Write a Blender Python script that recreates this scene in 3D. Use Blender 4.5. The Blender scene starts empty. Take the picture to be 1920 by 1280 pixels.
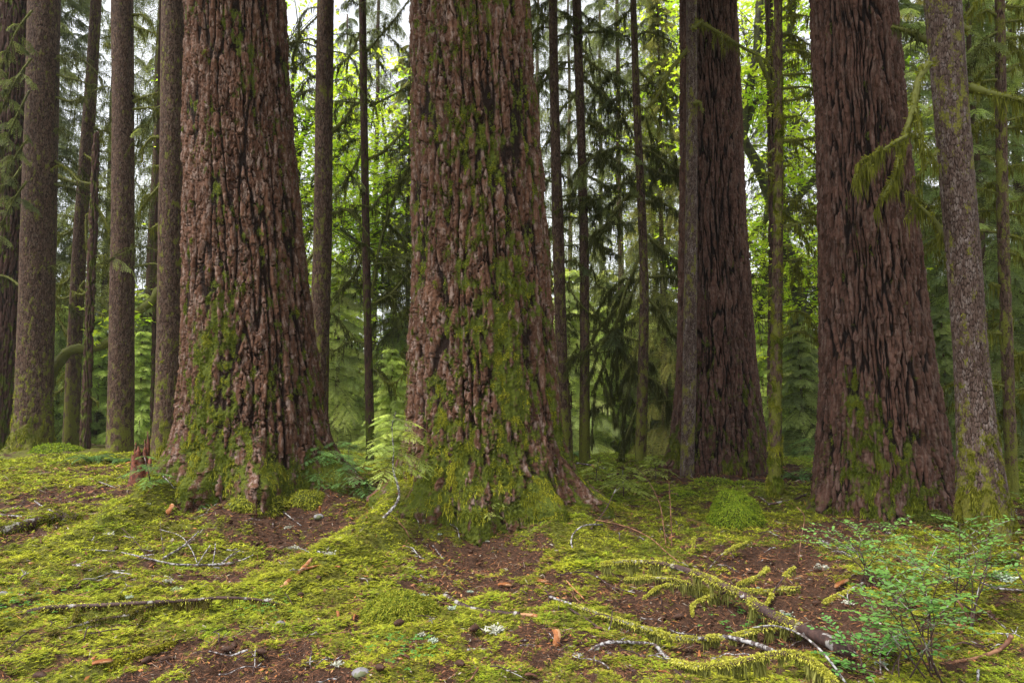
import bpy, math, random
import numpy as np
from mathutils import Vector

# ------------------------------------------------------------------ camera
SC = bpy.context.scene
COL = SC.collection
PITCH = math.radians(4.24)
EYE = 1.55
F = 1280.0                                    # focal length in photo pixels (24 mm on 36 mm)
cam_d = bpy.data.cameras.new("camera")
cam_d.lens = 24.0
cam_d.sensor_width = 36.0
cam_d.clip_start = 0.05
cam_d.clip_end = 2000.0
cam = bpy.data.objects.new("camera", cam_d)
COL.objects.link(cam)
cam.location = (0, 0, EYE)
cam.rotation_euler = (math.radians(90) + PITCH, 0, 0)
SC.camera = cam

# ------------------------------------------------------------------ sky, sun, exposure
SUN_EL = math.radians(60)
SUN_AZ = math.radians(238)                    # compass-like: behind the camera, to its left
w = bpy.data.worlds.new("World")
SC.world = w
w.use_nodes = True
nt = w.node_tree
nt.nodes.clear()
sky = nt.nodes.new("ShaderNodeTexSky")
sky.sky_type = 'NISHITA'
sky.sun_disc = False
sky.sun_elevation = SUN_EL
sky.sun_rotation = SUN_AZ
sky.air_density = 1.0
sky.dust_density = 1.0
hs = nt.nodes.new("ShaderNodeHueSaturation")  # overcast: the cloud layer greys the sky
hs.inputs['Saturation'].default_value = 0.14
bgn = nt.nodes.new("ShaderNodeBackground")
bgn.inputs['Strength'].default_value = 0.115
won = nt.nodes.new("ShaderNodeOutputWorld")
nt.links.new(sky.outputs[0], hs.inputs['Color'])
nt.links.new(hs.outputs[0], bgn.inputs['Color'])
nt.links.new(bgn.outputs[0], won.inputs['Surface'])

sun_d = bpy.data.lights.new("sun", 'SUN')
sun_d.energy = 1.5
sun_d.angle = math.radians(10)
sun_d.color = (1.0, 0.95, 0.88)
sun = bpy.data.objects.new("sun", sun_d)
COL.objects.link(sun)
sdir = Vector((math.sin(SUN_AZ) * math.cos(SUN_EL), math.cos(SUN_AZ) * math.cos(SUN_EL), math.sin(SUN_EL)))
sun.rotation_euler = (-sdir).to_track_quat('-Z', 'Y').to_euler()
sun.location = sdir * 60

SC.view_settings.view_transform = 'Standard'
SC.view_settings.look = 'None'
SC.view_settings.exposure = 1.85
SC.view_settings.gamma = 1.0
SC.view_settings.use_curve_mapping = False
SC.render.engine = 'CYCLES'
SC.cycles.max_bounces = 6
SC.cycles.diffuse_bounces = 4
SC.cycles.glossy_bounces = 2
SC.cycles.transmission_bounces = 4
SC.cycles.transparent_max_bounces = 4

# ------------------------------------------------------------------ maths helpers
rng = np.random.default_rng(11)
random.seed(11)
PI = math.pi
CP, SP = math.cos(PITCH), math.sin(PITCH)


def ray(px, py):
    x, y = (px - 960) / F, -(py - 640) / F
    return np.array([x, CP - y * SP, SP + y * CP])


def at(px, py, Y):
    d = ray(px, py)
    return np.array([0, 0, EYE]) + d * (Y / d[1])


def sstep(a, b, x):
    t = np.clip((x - a) / (b - a), 0, 1)
    return t * t * (3 - 2 * t)


_GV = rng.normal(size=(256, 3))
_GV /= np.linalg.norm(_GV, axis=1)[:, None]
_PERM = rng.permutation(4096).astype(np.int64)


def _h(ix, iy, iz, seed):
    a = _PERM[(ix + seed * 131) & 4095]
    a = _PERM[(a + iy) & 4095]
    return _PERM[(a + iz * 7) & 4095]


def noise(x, y, z, seed=0):
    """gradient noise, about -1..1"""
    x, y, z = np.broadcast_arrays(np.asarray(x, float), np.asarray(y, float), np.asarray(z, float))
    x0, y0, z0 = np.floor(x), np.floor(y), np.floor(z)
    fx, fy, fz = x - x0, y - y0, z - z0
    ix, iy, iz = x0.astype(np.int64), y0.astype(np.int64), z0.astype(np.int64)
    u, v, w_ = [t * t * t * (t * (t * 6 - 15) + 10) for t in (fx, fy, fz)]
    out = 0
    for dx in (0, 1):
        wx = u if dx else 1 - u
        for dy in (0, 1):
            wy = v if dy else 1 - v
            for dz in (0, 1):
                wz = w_ if dz else 1 - w_
                g = _GV[_h(ix + dx, iy + dy, iz + dz, seed) & 255]
                d = g[..., 0] * (fx - dx) + g[..., 1] * (fy - dy) + g[..., 2] * (fz - dz)
                out = out + wx * wy * wz * d
    return out * 1.6


def fbm(x, y, z, seed=0, oct=3):
    s, a, t = 0, 1.0, 0
    for i in range(oct):
        s = s + a * noise(x * 2 ** i, y * 2 ** i, z * 2 ** i, seed + i)
        t += a
        a *= 0.5
    return s / t


def worley(u, v, per, seed):
    """2-D cells, periodic in u with whole period per: F1, F2, cell id 0..1, offset along v from the cell's centre"""
    u0, v0 = np.floor(u), np.floor(v)
    iu, iv = u0.astype(np.int64), v0.astype(np.int64)
    f1 = np.full(u.shape, 9.0)
    f2 = np.full(u.shape, 9.0)
    cid = np.zeros(u.shape)
    dv = np.zeros(u.shape)
    for dx in (-1, 0, 1):
        for dy in (-1, 0, 1):
            cx = (iu + dx) % per
            a = _h(cx, iv + dy, 3, seed)
            b = _h(cx, iv + dy, 5, seed + 1)
            px = u0 + dx + (a / 4096.0) * 0.86 + 0.07
            py = v0 + dy + (b / 4096.0) * 0.86 + 0.07
            d = np.hypot(u - px, v - py)
            c = _h(cx, iv + dy, 9, seed + 2) / 4096.0
            near = d < f1
            f2 = np.where(near, f1, np.minimum(f2, d))
            cid = np.where(near, c, cid)
            dv = np.where(near, v - py, dv)
            f1 = np.where(near, d, f1)
    return f1, f2, cid, dv


# ------------------------------------------------------------------ mesh helpers
def new_mesh(name, V, quads=None, tris=None, mat=None, attrs=None, colors=None, smooth=True, mats=None, mat_idx=None):
    me = bpy.data.meshes.new(name)
    V = np.asarray(V, np.float32)
    nq = 0 if quads is None else len(quads)
    ntr = 0 if tris is None else len(tris)
    loops = []
    if nq:
        loops.append(np.asarray(quads, np.int32).ravel())
    if ntr:
        loops.append(np.asarray(tris, np.int32).ravel())
    loops = np.concatenate(loops)
    starts = np.concatenate([np.arange(nq) * 4, nq * 4 + np.arange(ntr) * 3]).astype(np.int32)
    me.vertices.add(len(V))
    me.vertices.foreach_set("co", V.ravel())
    me.loops.add(len(loops))
    me.loops.foreach_set("vertex_index", loops)
    me.polygons.add(nq + ntr)
    me.polygons.foreach_set("loop_start", starts)
    if smooth:
        me.polygons.foreach_set("use_smooth", np.ones(nq + ntr, bool))
    for k, a in (attrs or {}).items():
        at_ = me.attributes.new(k, 'FLOAT', 'POINT')
        at_.data.foreach_set("value", np.asarray(a, np.float32).ravel())
    if colors is not None:
        at_ = me.attributes.new("tint", 'FLOAT_COLOR', 'POINT')
        c = np.ones((len(V), 4), np.float32)
        c[:, :3] = colors
        at_.data.foreach_set("color", c.ravel())
    for m in (mats or ([mat] if mat else [])):
        me.materials.append(m)
    if mat_idx is not None:
        me.polygons.foreach_set("material_index", np.asarray(mat_idx, np.int32))
    me.update(calc_edges=True)
    return me


class MB:
    """collects geometry of ONE mesh"""

    def __init__(self):
        self.v, self.q, self.t, self.c, self.qm, self.tm = [], [], [], [], [], []
        self.n = 0

    def add(self, V, quads=None, tris=None, col=(1, 1, 1), m=0):
        V = np.asarray(V, float).reshape(-1, 3)
        self.v.append(V)
        c = np.asarray(col, float)
        self.c.append(np.broadcast_to(c, V.shape).copy())
        if quads is not None and len(quads):
            self.q.append(np.asarray(quads) + self.n)
            self.qm.append(np.full(len(quads), m))
        if tris is not None and len(tris):
            self.t.append(np.asarray(tris) + self.n)
            self.tm.append(np.full(len(tris), m))
        self.n += len(V)

    def mesh(self, name, mats, smooth=True):
        if not isinstance(mats, (list, tuple)):
            mats = [mats]
        q = np.concatenate(self.q) if self.q else None
        t = np.concatenate(self.t) if self.t else None
        mi = np.concatenate(self.qm + self.tm)
        return new_mesh(name, np.concatenate(self.v), q, t, mats=mats, colors=np.concatenate(self.c), smooth=smooth, mat_idx=mi)

    def build(self, name, mats, parent=None, smooth=True):
        return link(name, self.mesh(name, mats, smooth), parent)


def link(name, me, parent=None):
    o = bpy.data.objects.new(name, me)
    COL.objects.link(o)
    if parent is not None:
        o.parent = parent
        o.location = -parent.location if False else (0, 0, 0)
    return o


def tag(o, label, cat, group=None, kind=None):
    if label:
        o['label'] = label
    if cat:
        o['category'] = cat
    if group:
        o['group'] = group
    if kind:
        o['kind'] = kind
    return o


def thing(name, label, cat, loc=(0, 0, 0), rz=0.0, group=None):
    o = bpy.data.objects.new(name, None)
    o.empty_display_size = 0.1
    COL.objects.link(o)
    o.location = loc
    o.rotation_euler = (0, 0, rz)
    return tag(o, label, cat, group)


def copy_thing(root, loc, rz=0.0, sc=1.0, label=None, group=None):
    r = root.copy()
    COL.objects.link(r)
    r.location = loc
    r.rotation_euler = (0, 0, rz)
    r.scale = (sc, sc, sc) if not isinstance(sc, tuple) else sc
    if label:
        r['label'] = label
    if group:
        r['group'] = group
    for ch in list(root.children):
        c = ch.copy()
        COL.objects.link(c)
        c.parent = r
        for g in ch.children:
            d = g.copy()
            COL.objects.link(d)
            d.parent = c
    return r


def unit(v):
    v = np.asarray(v, float)
    return v / np.maximum(np.linalg.norm(v, axis=-1, keepdims=True), 1e-9)


def tube(pts, rad, n=7, cap=True, wob=0.0):
    """tapered tube along a polyline: verts, quads, tris"""
    P = np.asarray(pts, float)
    k = len(P)
    R = np.broadcast_to(np.asarray(rad, float), (k,)).copy()
    T = np.gradient(P, axis=0)
    T = unit(T)
    ref = np.array([0.0, 0.0, 1.0]) if abs(T[0][2]) < 0.9 else np.array([0.0, 1.0, 0.0])
    A = np.zeros((k, 3))
    a = ref
    for i in range(k):
        a = a - T[i] * np.dot(a, T[i])
        a = a / max(np.linalg.norm(a), 1e-9)
        A[i] = a
    B = np.cross(T, A)
    th = np.linspace(0, 2 * PI, n, endpoint=False)
    rr = R[:, None] * (1 + (rng.normal(size=(k, n)) * wob if wob else 0))
    V = P[:, None, :] + rr[..., None] * (A[:, None, :] * np.cos(th)[None, :, None] + B[:, None, :] * np.sin(th)[None, :, None])
    i = np.arange(k - 1)[:, None] * n
    j = np.arange(n)[None, :]
    j2 = (j + 1) % n
    Q = np.stack([i + j, i + j2, i + n + j2, i + n + j], -1).reshape(-1, 4)
    V = V.reshape(-1, 3)
    tr = None
    if cap:
        V = np.concatenate([V, P[:1], P[-1:]])
        c0, c1 = k * n, k * n + 1
        jj = np.arange(n)
        tr = np.concatenate([np.stack([np.full(n, c0), (jj + 1) % n, jj], -1),
                             np.stack([np.full(n, c1), (k - 1) * n + jj, (k - 1) * n + (jj + 1) % n], -1)])
    return V, Q, tr


def smooth_path(pts, m=4):
    """Catmull-Rom through the points, m steps each"""
    P = np.asarray(pts, float)
    if len(P) < 3:
        t = np.linspace(0, 1, m * 2 + 1)[:, None]
        return P[0] * (1 - t) + P[-1] * t
    Q = np.vstack([2 * P[0] - P[1], P, 2 * P[-1] - P[-2]])
    out = []
    for i in range(1, len(Q) - 2):
        for s in np.linspace(0, 1, m, endpoint=False):
            a, b, c, d = Q[i - 1], Q[i], Q[i + 1], Q[i + 2]
            out.append(0.5 * ((2 * b) + (-a + c) * s + (2 * a - 5 * b + 4 * c - d) * s * s + (-a + 3 * b - 3 * c + d) * s ** 3))
    out.append(P[-1])
    return np.array(out)


def blades(P, D, N, L, W, fold=0.0, mid=0.5, droop=0.0):
    """diamond leaves: base P, direction D, plane normal N, length L, width W. verts, quads"""
    P, D, N = np.asarray(P, float), unit(D), np.asarray(N, float)
    S = unit(np.cross(D, N))
    Nn = np.cross(S, D)
    L = np.broadcast_to(np.asarray(L, float), (len(P),))[:, None]
    W = np.broadcast_to(np.asarray(W, float), (len(P),))[:, None]
    m = P + D * L * mid + Nn * L * fold
    tip = P + D * L
    if droop:
        tip = tip - np.array([0, 0, 1.0]) * L * droop
    V = np.stack([P, m + S * W * 0.5, tip, m - S * W * 0.5], 1).reshape(-1, 3)
    Q = np.arange(len(P) * 4).reshape(-1, 4)
    return V, Q


def rep(c, k):
    return np.repeat(np.asarray(c), k, axis=0)


# ------------------------------------------------------------------ materials
def mat_new(name):
    m = bpy.data.materials.new(name)
    m.use_nodes = True
    t = m.node_tree
    t.nodes.clear()
    out = t.nodes.new("ShaderNodeOutputMaterial")
    return m, t, out


class NT:
    def __init__(self, t):
        self.t = t

    def n(self, typ, **kw):
        nd = self.t.nodes.new(typ)
        for k, v in kw.items():
            if k.startswith("i_"):
                key = k[2:].replace("_", " ")
                nd.inputs[key].default_value = v
            else:
                setattr(nd, k, v)
        return nd

    def l(self, a, b):
        self.t.links.new(a, b)

    def attr(self, name):
        return self.n("ShaderNodeAttribute", attribute_name=name)

    def mix(self, fac, a, b, mode='MIX'):
        nd = self.n("ShaderNodeMix", data_type='RGBA', blend_type=mode)
        for sock, v in ((nd.inputs[0], fac), (nd.inputs[6], a), (nd.inputs[7], b)):
            if hasattr(v, "is_linked") or hasattr(v, "node"):
                self.l(v, sock)
            elif isinstance(v, (int, float)):
                sock.default_value = v
            else:
                sock.default_value = (*v, 1.0)
        return nd.outputs[2]

    def ramp(self, fac, stops):
        nd = self.n("ShaderNodeValToRGB")
        el = nd.color_ramp.elements
        while len(el) < len(stops):
            el.new(0.5)
        for e, (p, c) in zip(el, stops):
            e.position = p
            e.color = (*c, 1.0) if not isinstance(c, (int, float)) else (c, c, c, 1.0)
        self.l(fac, nd.inputs[0])
        return nd.outputs[0]

    def math(self, op, a, b=0.0, clamp=False):
        nd = self.n("ShaderNodeMath", operation=op, use_clamp=clamp)
        for sock, v in ((nd.inputs[0], a), (nd.inputs[1], b)):
            if hasattr(v, "node"):
                self.l(v, sock)
            else:
                sock.default_value = v
        return nd.outputs[0]

    def noise(self, scale, detail=4, rough=0.6, vec=None):
        nd = self.n("ShaderNodeTexNoise")
        nd.inputs['Scale'].default_value = scale
        nd.inputs['Detail'].default_value = detail
        nd.inputs['Roughness'].default_value = rough
        if vec is not None:
            self.l(vec, nd.inputs['Vector'])
        return nd.outputs['Fac']


def leaf_material(name, trans=0.45, gloss=0.25, rough=0.55, gain=1.0, tint2=None):
    """thin leaves, needles, moss fronds: colour per leaf from the mesh, light passes through"""
    m, t, out = mat_new(name)
    k = NT(t)
    a = k.attr("tint")
    col = a.outputs['Color']
    if tint2 is not None:
        oi = k.n("ShaderNodeObjectInfo")
        col = k.mix(oi.outputs['Random'], col, k.mix(1.0, col, tint2, 'MULTIPLY'))
    p = k.n("ShaderNodeBsdfPrincipled")
    p.inputs['Roughness'].default_value = rough
    p.inputs['Specular IOR Level'].default_value = gloss
    k.l(col, p.inputs['Base Color'])
    if trans > 0:
        tr = k.n("ShaderNodeBsdfTranslucent")
        k.l(k.mix(1.0, col, (1.15 * gain, 1.2 * gain, 0.7 * gain), 'MULTIPLY'), tr.inputs['Color'])
        mx = k.n("ShaderNodeMixShader")
        mx.inputs[0].default_value = trans
        k.l(p.outputs[0], mx.inputs[1])
        k.l(tr.outputs[0], mx.inputs[2])
        k.l(mx.outputs[0], out.inputs['Surface'])
    else:
        k.l(p.outputs[0], out.inputs['Surface'])
    return m


def bark_material(name, inner, outer_a, outer_b, grey, moss_a=(0.10, 0.115, 0.012), moss_b=(0.045, 0.06, 0.01), fine=60.0, spec=0.10, rough=0.75, vst=0.35, bump=0.5, lichen=0.25):
    """outer plates and inner bark differ in colour; moss by a mask carried on the mesh"""
    m, t, out = mat_new(name)
    k = NT(t)
    tc = k.n("ShaderNodeTexCoord")
    mp = k.n("ShaderNodeMapping")
    mp.inputs['Scale'].default_value = (1, 1, vst)
    k.l(tc.outputs['Object'], mp.inputs['Vector'])
    v = mp.outputs[0]
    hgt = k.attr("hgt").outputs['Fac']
    pid = k.attr("pid").outputs['Fac']
    mos = k.attr("moss").outputs['Fac']
    nf = k.noise(fine, 5, 0.65, v)
    nb = k.noise(3.0, 4, 0.6, v)
    nl = k.noise(fine * 0.35, 5, 0.7, v)
    outer = k.mix(pid, outer_a, outer_b)
    outer = k.mix(k.ramp(nf, [(0.35, 0.0), (0.7, 0.9)]), outer, k.mix(0.55, outer, inner))
    outer = k.mix(k.math('MULTIPLY', k.ramp(nl, [(0.50, 0.0), (0.68, 1.0)]), lichen * 2), outer, grey)
    outer = k.mix(k.ramp(nb, [(0.3, 0.0), (0.7, 0.55)]), outer, k.mix(0.5, outer, inner))
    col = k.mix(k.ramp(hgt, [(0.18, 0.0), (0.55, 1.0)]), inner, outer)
    mn = k.noise(fine * 0.8, 5, 0.7, tc.outputs['Object'])
    mcol = k.mix(k.ramp(mn, [(0.35, 0.0), (0.65, 1.0)]), moss_b, moss_a)
    mm = k.math('ADD', mos, k.math('MULTIPLY', k.math('SUBTRACT', mn, 0.5), 0.9))
    mfac = k.ramp(mm, [(0.42, 0.0), (0.6, 1.0)])
    col = k.mix(mfac, col, mcol)
    p = k.n("ShaderNodeBsdfPrincipled")
    p.inputs['Specular IOR Level'].default_value = spec
    p.inputs['Roughness'].default_value = rough
    k.l(col, p.inputs['Base Color'])
    bp = k.n("ShaderNodeBump")
    bp.inputs['Strength'].default_value = bump
    bp.inputs['Distance'].default_value = 0.012
    k.l(k.math('ADD', nf, k.math('MULTIPLY', mn, mfac)), bp.inputs['Height'])
    k.l(bp.outputs[0], p.inputs['Normal'])
    k.l(p.outputs[0], out.inputs['Surface'])
    return m


def stick_material(name, base, light, patch, amt=0.5, scale=30.0, rough=0.7):
    """dead wood: base bark, lighter streaks, lichen patches"""
    m, t, out = mat_new(name)
    k = NT(t)
    tc = k.n("ShaderNodeTexCoord")
    v = tc.outputs['Object']
    n1 = k.noise(scale, 4, 0.7, v)
    n2 = k.noise(scale * 0.4, 3, 0.6, v)
    col = k.mix(k.ramp(n1, [(0.4, 0.0), (0.65, 1.0)]), base, light)
    col = k.mix(k.ramp(n2, [(max(0.0, 0.62 - amt * 0.3), 0.0), (max(0.02, 0.66 - amt * 0.3), 1.0)]), col, patch)
    p = k.n("ShaderNodeBsdfPrincipled")
    p.inputs['Roughness'].default_value = rough
    p.inputs['Specular IOR Level'].default_value = 0.3
    k.l(col, p.inputs['Base Color'])
    bp = k.n("ShaderNodeBump")
    bp.inputs['Strength'].default_value = 0.4
    bp.inputs['Distance'].default_value = 0.004
    k.l(n1, bp.inputs['Height'])
    k.l(bp.outputs[0], p.inputs['Normal'])
    k.l(p.outputs[0], out.inputs['Surface'])
    return m


M_NEEDLE = leaf_material("conifer_needles", trans=0.5, gloss=0.10, gain=1.35, tint2=(0.95, 0.9, 0.8))
M_MAPLE = leaf_material("maple_leaves", trans=0.6, gloss=0.2, gain=1.25)
M_SHRUB = leaf_material("shrub_leaves", trans=0.35, gloss=0.12)
M_MOSS = leaf_material("moss_fronds", trans=0.3, gloss=0.06, rough=0.7)
M_HANG = leaf_material("hanging_moss", trans=0.35, gloss=0.1, rough=0.8)
M_LITTER = leaf_material("litter", trans=0.0, gloss=0.12, rough=0.7)
# ------------------------------------------------------------------ the ground
BUMPS = [  # x, y, radius_x, radius_y, height
    (-3.55, 10.0, 1.8, 1.6, 0.48), (-0.35, 8.35, 1.35, 1.0, 0.30), (0.55, 6.9, 0.45, 0.6, 0.10),
    (3.95, 13.6, 1.9, 1.4, 0.22), (5.1, 9.9, 1.7, 1.4, 0.14), (3.5, 5.4, 1.3, 0.9, 0.20), (4.9, 7.4, 0.8, 0.8, 0.10),
    (2.3, 6.1, 0.8, 0.55, -0.12), (-0.35, 6.6, 0.55, 0.6, -0.16), (-2.35, 7.4, 0.6, 1.2, -0.20), (1.55, 4.9, 0.9, 0.6, -0.10),
    (1.9, 9.8, 1.6, 1.2, 0.06), (-7.5, 11.0, 2.0, 1.6, 0.10), (-1.6, 4.2, 1.3, 0.6, 0.06), (1.4, 4.6, 0.7, 0.5, -0.08),
    (-9.5, 16.5, 3.0, 2.0, 0.12), (-5.2, 5.0, 1.2, 0.7, 0.08),
]
RIDGES = [  # x0,y0,x1,y1,width,h0,h1
    (-4.35, 9.3, -4.3, 6.6, 0.30, 0.48, 0.06), (-1.15, 7.9, -1.85, 5.3, 0.34, 0.42, 0.06),
    (0.55, 8.2, 0.85, 6.9, 0.25, 0.14, 0.04), (6.2, 9.6, 7.4, 8.8, 0.35, 0.12, 0.04), (4.2, 9.6, 2.9, 9.2, 0.3, 0.12, 0.03),
    (-2.6, 9.3, -2.1, 8.0, 0.28, 0.22, 0.0), (-3.4, 8.9, -3.2, 7.3, 0.26, 0.16, 0.0), (0.2, 7.9, 0.55, 6.7, 0.2, 0.12, 0.0), (-0.7, 7.8, -1.0, 6.8, 0.2, 0.14, 0.0),
]


def gbase(x, y):
    x, y = np.asarray(x, float), np.asarray(y, float)
    h = np.zeros(np.broadcast(x, y).shape)
    for bx, by, rx, ry, a in BUMPS:
        h = h + a * np.exp(-((x - bx) / rx) ** 2 - ((y - by) / ry) ** 2)
    for x0, y0, x1, y1, wd, h0, h1 in RIDGES:
        dx, dy = x1 - x0, y1 - y0
        t = np.clip(((x - x0) * dx + (y - y0) * dy) / (dx * dx + dy * dy), 0, 1)
        d2 = (x - x0 - t * dx) ** 2 + (y - y0 - t * dy) ** 2
        h = h + (h0 + (h1 - h0) * t) * np.exp(-d2 / (wd * wd))
    edge = 15.8 + 3.4 * sstep(-3.0, -7.0, x) + 0.6 * np.sin(x * 0.9)
    h = h - 2.6 * sstep(0, 11, y - edge) - 3.0 * sstep(10, 45, y - edge)
    return h


def ground(x, y, fine=True):
    h = gbase(x, y)
    h = h + 0.055 * noise(x * 0.8, y * 0.8, 0.3, 5) + 0.03 * noise(x * 2.3, y * 2.3, 1.7, 6)
    if fine:
        c = noise(x * 4.3, y * 4.3, 6.1, 11) + 0.6 * noise(x * 10, y * 10, 1.1, 12)
        h = h + 0.045 * sstep(-0.5, 0.7, c) * sstep(1.0, 3.0, np.hypot(x, y)) + 0.014 * noise(x * 7, y * 7, 2.2, 7) + 0.006 * noise(x * 19, y * 19, 0.5, 8)
    return h


BARE = [  # x, y, rx, ry, strength : brown litter shows through
    (-0.3, 6.6, 0.62, 0.55, 1.1), (-0.35, 5.5, 0.45, 0.5, 0.5), (2.5, 6.3, 0.55, 0.5, 0.9), (3.3, 7.3, 0.5, 0.5, 0.6), (4.2, 12.0, 1.5, 0.9, 1.2),
    (-6.2, 9.6, 0.9, 0.9, 0.75), (-5.2, 7.3, 0.7, 0.45, 0.5), (-2.9, 8.2, 0.75, 0.55, 0.9), (-2.0, 7.2, 0.45, 0.7, 0.8),
    (-3.0, 9.0, 1.2, 0.5, 0.7), (5.0, 8.0, 1.3, 0.7, 0.8), (-1.1, 3.6, 0.7, 0.35, 0.5), (-1.8, 3.9, 0.7, 0.25, 0.4), (0.3, 4.3, 0.5, 0.3, 0.45),
    (1.7, 5.8, 0.6, 0.5, 0.5), (0.9, 7.5, 0.35, 0.3, 0.5), (-6.0, 6.6, 0.8, 0.5, 0.4), (1.0, 3.3, 0.4, 0.2, 0.3), (-2.3, 5.9, 0.5, 0.4, 0.4),
    (1.35, 5.2, 0.75, 0.5, 0.75), (2.1, 4.9, 0.5, 0.6, 0.8), (1.6, 4.35, 0.5, 0.25, 0.6), (-2.9, 9.3, 1.3, 0.6, 0.9), (-8.0, 13.0, 1.6, 1.0, 0.5), (7.3, 8.7, 1.2, 0.9, 0.5),  # bare litter under the mossy limbs also stands in for their shade
]


def mossiness(x, y):
    m = 0.62 + 0.55 * fbm(x * 1.1, y * 1.1, 4.0, 20, 3) + 0.50 * noise(x * 4.5, y * 4.5, 9.0, 24) + 0.30 * noise(x * 13, y * 13, 5.0, 25)
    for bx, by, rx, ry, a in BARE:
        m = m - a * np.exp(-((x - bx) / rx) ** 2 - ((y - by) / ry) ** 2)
    for x0, y0, x1, y1, wd, h0, h1 in RIDGES[:3]:
        dx, dy = x1 - x0, y1 - y0
        t = np.clip(((x - x0) * dx + (y - y0) * dy) / (dx * dx + dy * dy), 0, 1)
        d2 = (x - x0 - t * dx) ** 2 + (y - y0 - t * dy) ** 2
        m = m + 0.6 * np.exp(-d2 / (wd * wd * 1.2))
    m = m + 0.5 * np.exp(-((x - 0.6) / 0.4) ** 2 - ((y - 6.5) / 0.5) ** 2)
    return np.clip(m, 0, 1)


def hit(px, py, lift=0.0):
    """where the view ray through a photo pixel meets the ground raised by lift"""
    d = ray(px, py)
    t = np.linspace(1.5, 60, 6000)
    X, Y, Z = d[0] * t, d[1] * t, EYE + d[2] * t
    g = gbase(X, Y) + 0.055 * noise(X * 0.8, Y * 0.8, 0.3, 5) + 0.03 * noise(X * 2.3, Y * 2.3, 1.7, 6) + lift
    below = np.nonzero(Z <= g)[0]
    i = below[0] if len(below) else len(t) - 1
    return np.array([X[i], Y[i], Z[i]])


def ground_material():
    m, t, out = mat_new("forest_soil")
    k = NT(t)
    tc = k.n("ShaderNodeTexCoord")
    v = tc.outputs['Object']
    n1 = k.noise(35, 6, 0.7, v)
    n2 = k.noise(4, 5, 0.6, v)
    n3 = k.noise(120, 4, 0.7, v)
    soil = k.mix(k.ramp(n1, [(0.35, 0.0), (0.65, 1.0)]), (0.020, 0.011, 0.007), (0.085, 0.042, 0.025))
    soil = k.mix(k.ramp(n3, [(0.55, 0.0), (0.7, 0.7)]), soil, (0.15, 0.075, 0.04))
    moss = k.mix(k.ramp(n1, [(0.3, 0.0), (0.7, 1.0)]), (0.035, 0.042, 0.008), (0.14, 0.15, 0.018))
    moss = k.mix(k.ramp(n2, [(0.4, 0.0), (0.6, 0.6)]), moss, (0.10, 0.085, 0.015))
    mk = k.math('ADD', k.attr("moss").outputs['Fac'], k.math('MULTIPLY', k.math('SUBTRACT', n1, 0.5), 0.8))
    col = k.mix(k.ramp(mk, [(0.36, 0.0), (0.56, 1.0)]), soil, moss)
    p = k.n("ShaderNodeBsdfPrincipled")
    p.inputs['Roughness'].default_value = 0.9
    p.inputs['Specular IOR Level'].default_value = 0.2
    k.l(col, p.inputs['Base Color'])
    bp = k.n("ShaderNodeBump")
    bp.inputs['Strength'].default_value = 0.8
    bp.inputs['Distance'].default_value = 0.02
    k.l(k.math('ADD', n1, k.math('MULTIPLY', n3, 0.5)), bp.inputs['Height'])
    k.l(bp.outputs[0], p.inputs['Normal'])
    k.l(p.outputs[0], out.inputs['Surface'])
    return m


def build_ground():
    th = np.concatenate([np.linspace(-0.85, 0.85, 820), np.linspace(0.85, 2 * PI - 0.85, 62)[1:-1]])   # 0 = straight ahead
    r = np.concatenate([[0.0, 0.6, 1.2, 1.7], 2.0 * np.exp(np.linspace(0, math.log(11.0), 560)), 22 * np.exp(np.linspace(0, math.log(5.0), 60))[1:]])
    T, R = np.meshgrid(th, r)
    X, Y = R * np.sin(T), R * np.cos(T)
    Z = ground(X, Y)
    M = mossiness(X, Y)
    nr, nt_ = T.shape
    i = np.arange(nr - 1)[:, None] * nt_
    j = np.arange(nt_)[None, :]
    j2 = (j + 1) % nt_
    Q = np.stack([i + j, i + nt_ + j, i + nt_ + j2, i + j2], -1).reshape(-1, 4)
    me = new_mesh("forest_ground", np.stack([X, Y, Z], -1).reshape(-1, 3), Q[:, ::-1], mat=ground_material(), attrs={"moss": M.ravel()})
    tag(link("forest_ground", me), "uneven mossy forest floor between the trunks", "ground", kind="structure")


build_ground()

# ground moss: little feathered fronds, nobody could count them
MOSS_COLS = np.array([[0.50, 0.50, 0.045], [0.34, 0.39, 0.035], [0.20, 0.19, 0.03], [0.27, 0.40, 0.04], [0.38, 0.30, 0.05], [0.42, 0.40, 0.05]])


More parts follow.
